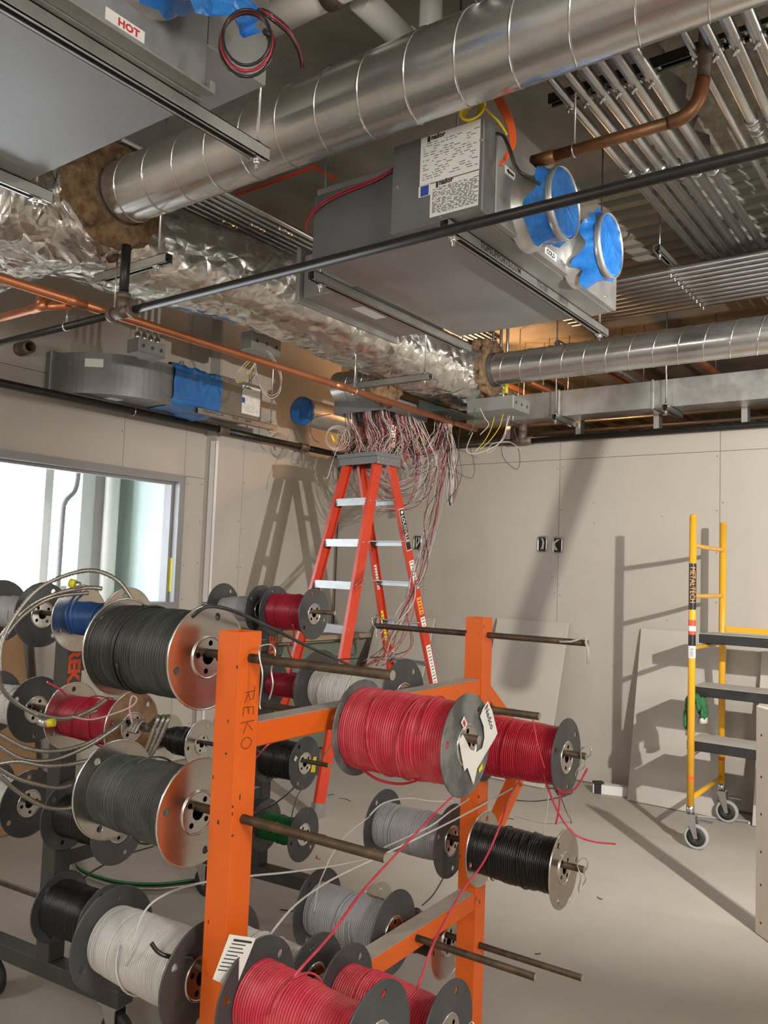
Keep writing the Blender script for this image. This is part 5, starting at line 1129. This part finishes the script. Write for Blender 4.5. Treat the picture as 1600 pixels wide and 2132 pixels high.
for k, (dy, m) in enumerate(((0, 'wire_black'), (4, 'wire_black'), (8, 'wire_black'), (-3, 'wire_green'), (11, 'armor'))):
    part(cc, 'cable', MB().tube(spl([onZ(px, py+dy*0.7, 0.012+0.007*k) for px, py in ((152, 1785), (160, 1805), (190, 1822), (250, 1838), (330, 1842), (420, 1832), (520, 1822))], 8), 0.006, 6), m)
# armoured cables hung on the charcoal rack
def armor(label, pts, r=0.0074):
    P = []
    for a, b in zip(spl(A3(pts), 10)[:-1], spl(A3(pts), 10)[1:]):
        m = max(1, int((b-a).length/0.0042)); P += [a.lerp(b, i/m) for i in range(m)]
    solo('armoured_cable', MB().tube(P, r, 9, rf=lambda i: r if i % 2 else r*0.74), 'armor', label, 'cable', 'armoured cables on the charcoal rack')
armor('armoured cable arching highest over the blue spool', [(0, 1400, 2.30), (2, 1345, 2.32), (30, 1285, 2.36), (90, 1220, 2.40), (180, 1188, 2.43), (240, 1205, 2.45), (275, 1248, 2.46), (285, 1275, 2.48)])
armor('armoured cable looping under the highest arch to the yellow connector', [(-10, 1340, 2.36), (30, 1290, 2.38), (70, 1256, 2.42), (120, 1235, 2.46), (180, 1224, 2.48), (215, 1226, 2.50)])
armor('armoured cable lowest of the three arches over the blue spool', [(-10, 1370, 2.33), (8, 1330, 2.35), (50, 1280, 2.40), (110, 1244, 2.46), (190, 1234, 2.50)])
armor('armoured cable sagging in front of the dark red spool', [(-5, 1390, 2.30), (5, 1435, 2.32), (40, 1468, 2.36), (90, 1492, 2.40), (140, 1497, 2.43), (190, 1478, 2.46), (222, 1455, 2.5)])
armor('armoured cable resting along the dark red winding', [(60, 1478, 2.38), (110, 1494, 2.41), (160, 1492, 2.44), (205, 1478, 2.48)])
armor('armoured cable sagging across below the dark red spool', [(-5, 1527, 2.32), (50, 1556, 2.36), (110, 1564, 2.40), (170, 1552, 2.44), (220, 1528, 2.47), (250, 1505, 2.5)])
armor('armoured cable just beneath the long sagging one', [(-5, 1552, 2.32), (45, 1580, 2.36), (110, 1582, 2.40), (180, 1555, 2.44), (235, 1520, 2.47), (258, 1500, 2.5)])
armor('armoured cable running flat toward the dusty grey-black spool', [(-5, 1590, 2.32), (40, 1585, 2.35), (90, 1594, 2.38), (140, 1592, 2.41), (185, 1583, 2.44)])
armor('armoured cable ending in front of the lowest left black flange', [(-5, 1598, 2.32), (30, 1618, 2.35), (75, 1632, 2.38), (120, 1640, 2.41), (150, 1634, 2.44)])
armor('lowest armoured cable crossing the left black flange', [(-5, 1612, 2.32), (40, 1650, 2.36), (90, 1678, 2.40), (130, 1684, 2.43), (165, 1678, 2.46)])
for k, x in enumerate((326, 337, 347)):
    armor('%s of three armoured cables hanging between the two big spools' % ('left one', 'middle one', 'right one')[k], [RD.w(0.335+0.014*k, -0.03, 0.985), RD.w(0.335+0.014*k, 0.0, 1.018), RD.w(0.335+0.014*k, 0.03, 0.985), (x+3, 1492, 2.52), (x-6, 1520, 2.5), (x-22-2*k, 1562, 2.5), (x-40-3*k, 1590, 2.52)])
def solo_wire(label, pts, r, mt, group, cat='wire', name='loose_lead'): return solo(name, MB().tube(spl(A3(pts), 8), r, 6), mt, label, cat, group)
solo_wire('pale twisted leads at the end of the sagging armoured cable', [(150, 1492, 2.40), (190, 1498, 2.40), (240, 1485, 2.42), (275, 1470, 2.45), (285, 1455, 2.47), (275, 1450, 2.47), (270, 1475, 2.46), (275, 1505, 2.46)], 0.0026, 'wire_pink', 'loose leads')
t = thing('cable_connector', 'cable connector with yellow insert in front of the black flange', 'connector', at(95, 1512, 2.37))
part(t, 'sleeve', MB().cyl(at(82, 1500, 2.37), at(98, 1507, 2.37), 0.013, 10), 'zinc'); part(t, 'insert', MB().cyl(at(99, 1506, 2.37), at(114, 1504, 2.37), 0.012, 8), 'sticker_yellow')
t = thing('cable_connector', 'yellow cable connector above the blue spool', 'connector', at(150, 1218, 2.44))
part(t, 'insert', MB().cyl(at(145, 1213, 2.44), at(157, 1216, 2.44), 0.013, 8), 'sticker_yellow'); part(t, 'sleeve', MB().cyl(at(157, 1216, 2.44), at(166, 1219, 2.44), 0.010, 8), 'zinc')
# ================================================================== the tangle over the ladder
rr = random.Random(21)
PAL = ['wire_pink', 'wire_white', 'wire_grey', 'wire_maroon', 'wire_black', 'wire_green', 'wire_red_dusty']
def pick():
    u = rr.random(); return 0 if u < 0.36 else 1 if u < 0.62 else 2 if u < 0.68 else 3 if u < 0.78 else 4 if u < 0.92 else 5 if u < 0.96 else 6
mb = MB()
CL = [(rr.uniform(-3.88, -3.46), rr.uniform(4.66, 5.10)) for _ in range(17)]
for i in range(140):
    cx, cy = CL[i % 17]; j = lambda q: rr.gauss(0, q)
    x = cx+j(.010); y = cy+j(.010); u = (i*7) % 17; drop = 0.14+0.34*((i*5) % 11)/11*rr.uniform(0.7, 1.0); out = -1 if (i % 17) % 2 else 1
    if y < 4.80: drop = min(drop, 0.30)
    w = (0.03+0.14*((i % 17)/17))*out*rr.uniform(0.8, 1.2); zl = 2.66-drop; yb = max(y, 4.74)+0.06
    x2 = min(-3.43, max(-3.93, x+1.5*w))
    pts = [(x, y, 2.70), (x-0.10*w, y+0.02, 2.62), (x-0.22*w+j(.012), yb, 2.66-0.55*drop), (x+0.15*w+j(.015), yb+j(.01), zl+0.035), (x+0.7*w+j(.015), yb+j(.015), zl+j(.008)), (x+1.3*w+j(.015), yb+j(.01), zl+0.06), (x2+0.1*w, yb, 2.66-0.5*drop), (x2, y+0.02, 2.62), (x2, y, 2.70)]
    if i % 6 == 0: pts = pts[:4]+[(x+j(.03), yb, zl-0.05)]
    mb.tube(spl(pts, 6), 0.0024, 5, pick())
for i in range(36):      # big hank hanging right behind the ladder
    x = rr.uniform(-3.60, -3.44); y = rr.uniform(4.95, 5.12); zl = rr.uniform(1.98, 2.25); w = rr.uniform(0.05, 0.17)
    pts = [(x, y, 2.70), (x+w*0.8, y+0.05, 2.50), (x+w*1.2, y+0.1, 2.33), (x+w*0.5, y+0.12, zl+0.04), (x-0.25*w-0.15, y+0.1, zl-0.02), (x-0.38, y+0.1, zl+0.08), (x-0.48+rr.uniform(-.05, .05), y+0.05, 2.35), (x-0.30, y, 2.60), (x-0.25, y, 2.70)]
    mb.tube(spl([(a, min(b, 5.28), c) for a, b, c in pts], 6), 0.0023, 5, pick())
solo('wire_tangle', mb, PAL, 'dense tangle of pink, white and black wires spilling out over the ladder top', 'wires', kind='stuff')
def px_bundle(name, label, n, ctrl, r, spread, seed, weights=None):
    rq = random.Random(seed); mb = MB()
    for i in range(n):
        o = [V((rq.gauss(0, spread), rq.gauss(0, spread), 0)) for _ in ctrl]; b = V((rq.gauss(0, spread), rq.gauss(0, spread*0.5), 0))
        pts = [at(px+rq.gauss(0, sp), py+rq.gauss(0, sp*0.4), d)+b*0.5+q*0.5 for (px, py, d, sp), q in zip(ctrl, o)]
        mb.tube(spl(pts, 8), r, 5, (weights or [0, 0, 1, 1, 2, 3, 4, 4])[rq.randrange(len(weights or [0]*8))])
    return solo(name, mb, PAL, label, 'wires', kind='stuff')
px_bundle('wire_bundle', 'long bundle of wires slanting from the ceiling down to the orange rack', 15, [(915, 868, 6.2, 10), (925, 930, 6.15, 8), (918, 1000, 6.0, 8), (898, 1080, 5.5, 8), (876, 1180, 4.7, 10), (846, 1270, 3.8, 14), (810, 1345, 3.0, 22), (790, 1390, 2.6, 32)], 0.0021, 0.01, 4, [1, 1, 1, 1, 2, 4, 4, 3])
px_bundle('wire_bundle', 'folded hank of wires hanging right of the ladder top', 16, [(920, 872, 6.2, 8), (932, 930, 6.15, 7), (936, 1000, 6.1, 6), (938, 1052, 6.1, 3), (944, 1010, 6.1, 5), (940, 940, 6.15, 6), (930, 872, 6.2, 8)], 0.0021, 0.008, 5)
px_bundle('wire_bundle', 'sagging swag of wires between trough and hank over the back wall pipe', 22, [(810, 868, 6.1, 10), (825, 915, 6.1, 10), (862, 950, 6.15, 9), (900, 930, 6.15, 8), (918, 872, 6.2, 6)], 0.0021, 0.012, 6, [0, 0, 3, 4, 4, 1, 6, 3])
px_bundle('wire_bundle', 'thin dark stray wires curling right of the ladder top', 7, [(830, 880, 6.1, 14), (860, 945, 6.1, 14), (880, 985, 6.1, 16), (905, 960, 6.1, 16), (925, 890, 6.15, 14)], 0.0019, 0.02, 7, [4, 4, 2, 5])
G_ = 'stray wires under the overhead boxes'
solo_wire('single dark wire looping down right of the hank', [(960, 880, 6.1), (955, 930, 6.1), (962, 985, 6.1), (950, 1020, 6.1), (930, 1045, 6.0)], 0.0022, 'wire_black', G_)
solo_wire('single grey wire hanging in a loop by the ladder rail', [(870, 990, 6.0), (884, 1010, 6.0), (878, 1035, 6.0), (855, 1052, 6.0), (838, 1055, 6.0)], 0.0022, 'wire_grey', G_)
solo_wire('white wire end dangling left of the ladder cap', [(722, 890, 6.1), (700, 940, 6.0), (690, 970, 5.9), (683, 993, 5.9), (679, 996, 5.9)], 0.0028, 'wire_white', G_)
solo_wire('black wire bent into a square hook beside the blue-capped duct', [(690, 862, 6.0), (655, 870, 6.0), (647, 890, 6.0), (652, 912, 6.0), (665, 922, 6.0)], 0.003, 'charcoal', G_)
t = thing('wire_coil', 'small round coil of white wire with yellow tag left of the tangle', 'wire coil', at(700, 925, 6.0))
for k in range(4): part(t, 'turn', MB().tube([at(697+ (17+3*k)*math.cos(a)+2*k, 912+(20+2*k)*math.sin(a), 6.0+0.006*k) for a in [2*math.pi*i/20 for i in range(20)]], 0.0024, 5, closed=True), 'wire_white' if k % 2 else 'wire_pink')
part(t, 'tag', MB().cyl(at(690, 905, 5.98), at(697, 920, 5.98), 0.008, 6), 'sticker_yellow')
for k, (m, pts) in enumerate((('wire_white', [(535, 742, 5.4), (512, 755, 5.4), (490, 785, 5.4), (500, 792, 5.4), (525, 765, 5.4), (540, 742, 5.4)]),
                              ('wire_yellow', [(532, 742, 5.4), (505, 770, 5.4), (493, 795, 5.4), (510, 790, 5.4), (530, 760, 5.4), (538, 742, 5.4)]),
                              ('wire_green', [(540, 742, 5.4), (530, 780, 5.4), (510, 805, 5.4), (504, 815, 5.4)]),
                              ('wire_pink', [(528, 742, 5.4), (535, 790, 5.4), (560, 822, 5.4), (580, 815, 5.4), (584, 785, 5.4), (572, 755, 5.4), (558, 735, 5.4)]),
                              ('wire_white', [(530, 742, 5.4), (540, 800, 5.4), (562, 828, 5.4), (582, 818, 5.4), (586, 780, 5.4), (570, 745, 5.4), (556, 730, 5.4)]))):
    solo_wire('%s wire looping below the junction box with yellow tape' % ('short white', 'yellow', 'green', 'pink', 'long white')[k], pts, 0.0026, m, G_)
for k, (m, pts, lb) in enumerate((('wire_yellow', [(1030, 868, 5.95), (1022, 895, 5.95), (1008, 920, 5.95), (990, 940, 5.95)], 'left yellow wire under the junction box by the lamp'),
                              ('wire_yellow', [(1048, 862, 5.95), (1040, 890, 5.95), (1018, 920, 5.95), (1000, 935, 5.95)], 'right yellow wire under the junction box by the lamp'),
                              ('wire_white', [(1062, 865, 5.95), (1055, 890, 5.95), (1048, 915, 5.95), (1020, 935, 5.95), (985, 945, 5.95), (972, 935, 5.95), (985, 900, 5.95)], 'white wire drooping under the junction box by the lamp'),
                              ('wire_pink', [(1058, 866, 5.95), (1050, 905, 5.95), (1030, 935, 5.95), (1015, 942, 5.95), (1025, 925, 5.95), (1060, 920, 5.95), (1088, 938, 5.95)], 'pink wire curling under the junction box by the lamp'),
                              ('charcoal', [(1072, 868, 5.95), (1060, 900, 5.95), (1045, 925, 5.95), (1050, 955, 5.95), (1075, 977, 5.95), (1083, 960, 5.95), (1078, 920, 5.95), (1070, 890, 5.95)], 'dark wire hanging lowest in a loop on the back wall'),
                              ('wire_green', [(990, 850, 5.9), (988, 880, 5.9), (980, 900, 5.9), (975, 905, 5.9)], 'green wire under the dark green box'),
                              ('wire_white', [(1000, 850, 5.9), (1010, 870, 5.9), (1018, 885, 5.9), (1000, 905, 5.9)], 'white wire arching under the dark green box'))):
    solo_wire(lb, pts, 0.0026, m, G_)
# cables on the units
t = thing('cable_coil', 'yellow cable coil tucked between the large duct and the centre unit', 'cable', at(985, 240, 3.0))
for k in range(7): part(t, 'turn', MB().tube([at(984+(26-2*k)*math.cos(a), 226+3*k*0.5+(22-k)*math.sin(a)-9*math.cos(a), 2.93+0.008*k) for a in [2*math.pi*i/20 for i in range(20)]], 0.0045, 6, closed=True), 'wire_yellow')
part(t, 'tail', MB().tube(spl(A3([(1008, 222, 2.92), (1020, 235, 2.90), (1040, 255, 2.86), (1056, 280, 2.84)]), 6), 0.004, 6), 'wire_yellow')
t = thing('cable_bunch', 'bunch of orange cables hanging beside the control box', 'cable', at(1045, 345, 2.85))
for k in range(6): part(t, 'cable', MB().tube(spl(A3([(1026+3*k, 195, 3.1), (1040+3.5*k, 225, 3.0), (1058+2.5*k, 262, 2.92), (1062+2*k, 300, 2.88), (1050+k, 330, 2.86), (1040+k, 344, 2.85)]), 6), 0.0042, 6), 'wire_orange')
t = thing('cable_pair', 'pair of dark cables drooping from the control box to the first inlet', 'cable', at(1100, 370, 2.8))
for k in range(2): part(t, 'cable', MB().tube(spl(A3([(1034, 280-3*k, 2.87), (1048+2*k, 284, 2.84), (1060+3*k, 310, 2.82), (1072+3*k, 345, 2.82), (1090+2*k, 365, 2.82), (1125, 385-3*k, 2.86)]), 6), 0.0045, 6), 'wire_black')
t = thing('cable_coil', 'coil of black and red cable tied at the upper left control box', 'cable', at(515, 100, 2.05))
for k, m in enumerate(('wire_black', 'wire_maroon', 'wire_black')):
    part(t, 'turn', MB().tube([at(514+(50+3*k)*math.cos(a), 78+8*k+(58+4*k)*math.sin(a), 2.02+0.012*k) for a in [2*math.pi*i/28 for i in range(28)]], 0.0042, 6, closed=True), m)
for k, m in enumerate(('wire_black', 'wire_maroon', 'wire_black')):
    part(t, 'tail', MB().tube(spl(A3([(545-4*k, 20, 2.06), (565, 30+5*k, 2.06), (600, 60+5*k, 2.1), (622, 100+4*k, 2.15), (634-3*k, 140, 2.2)]), 6), 0.0045, 6), m)
part(t, 'tie', MB().cyl(at(552, 65, 2.0), at(560, 78, 2.03), 0.008, 6), 'wire_black')
t = thing('cable_pair', 'red control cables clipped along the dark end panel', 'cable', at(700, 420, 3.0))
for k, m in enumerate(('wire_red', 'wire_black', 'wire_red')):
    part(t, 'cable', MB().tube(spl([onY(px, py+2.5*k, 2.515) for px, py in ((818, 350), (780, 372), (730, 392), (690, 410), (655, 435))]+[onY(638, 465+k, 2.53), onY(642, 485, 2.56)], 6), 0.0032, 6), m)
t = thing('cable_pair', 'orange-red cable run on the ceiling behind the large duct', 'cable', onZ(650, 345, 3.7))
for k in range(3): part(t, 'cable', MB().tube([onZ(470, 412+2*k, 3.70), onZ(655, 345+2*k, 3.70), onZ(700, 372+2*k, 3.70)], 0.006, 6), 'sticker_red')
# ================================================================== beyond the right edge: the lamp stand and an added pipe that casts a wall shadow
t = thing('lamp_stand', 'tripod stand of the work light right of the picture', 'lamp stand', (0.95, 2.30, 0))
part(t, 'mast', MB().cyl((0.95, 2.30, 0.30), (0.95, 2.30, 2.12), 0.014, 10), 'scaffold_yellow')
for a in (0.3, 2.4, 4.5): part(t, 'leg', MB().cyl((0.95, 2.30, 0.75), (0.95+0.42*math.cos(a), 2.30+0.42*math.sin(a), 0.01), 0.010, 8), 'scaffold_yellow')
part(t, 'lamp_head', MB().bb((0.90, 2.24, 2.06), (0.99, 2.40, 2.20)), 'charcoal')
KL = V((0.75, 2.35, 2.12)); a, b2 = KL+(onY(1238, 905, WY)-KL)*0.30, KL+(onY(1048, 1440, WY)-KL)*0.30; dn_ = (b2-a).normalized()  # unseen pipe added only to throw the slanted shadow on the back wall
t = thing('shadow_pipe', 'added slanting pipe beyond the right edge, casting the diagonal wall shadow', 'pipe', b2)
top = a-dn_*((CZ-a.z)/-dn_.z)
part(t, 'pipe', MB().cyl(b2, top, 0.026, 16), 'emt')
part(t, 'ceiling_plate', MB().box((top.x, top.y, CZ-0.006), (0.14, 0.14, 0.012)), 'strut')
part(t, 'end_coupling', MB().cyl(b2-dn_*0.01, b2-dn_*0.12, 0.033, 16), 'zinc')
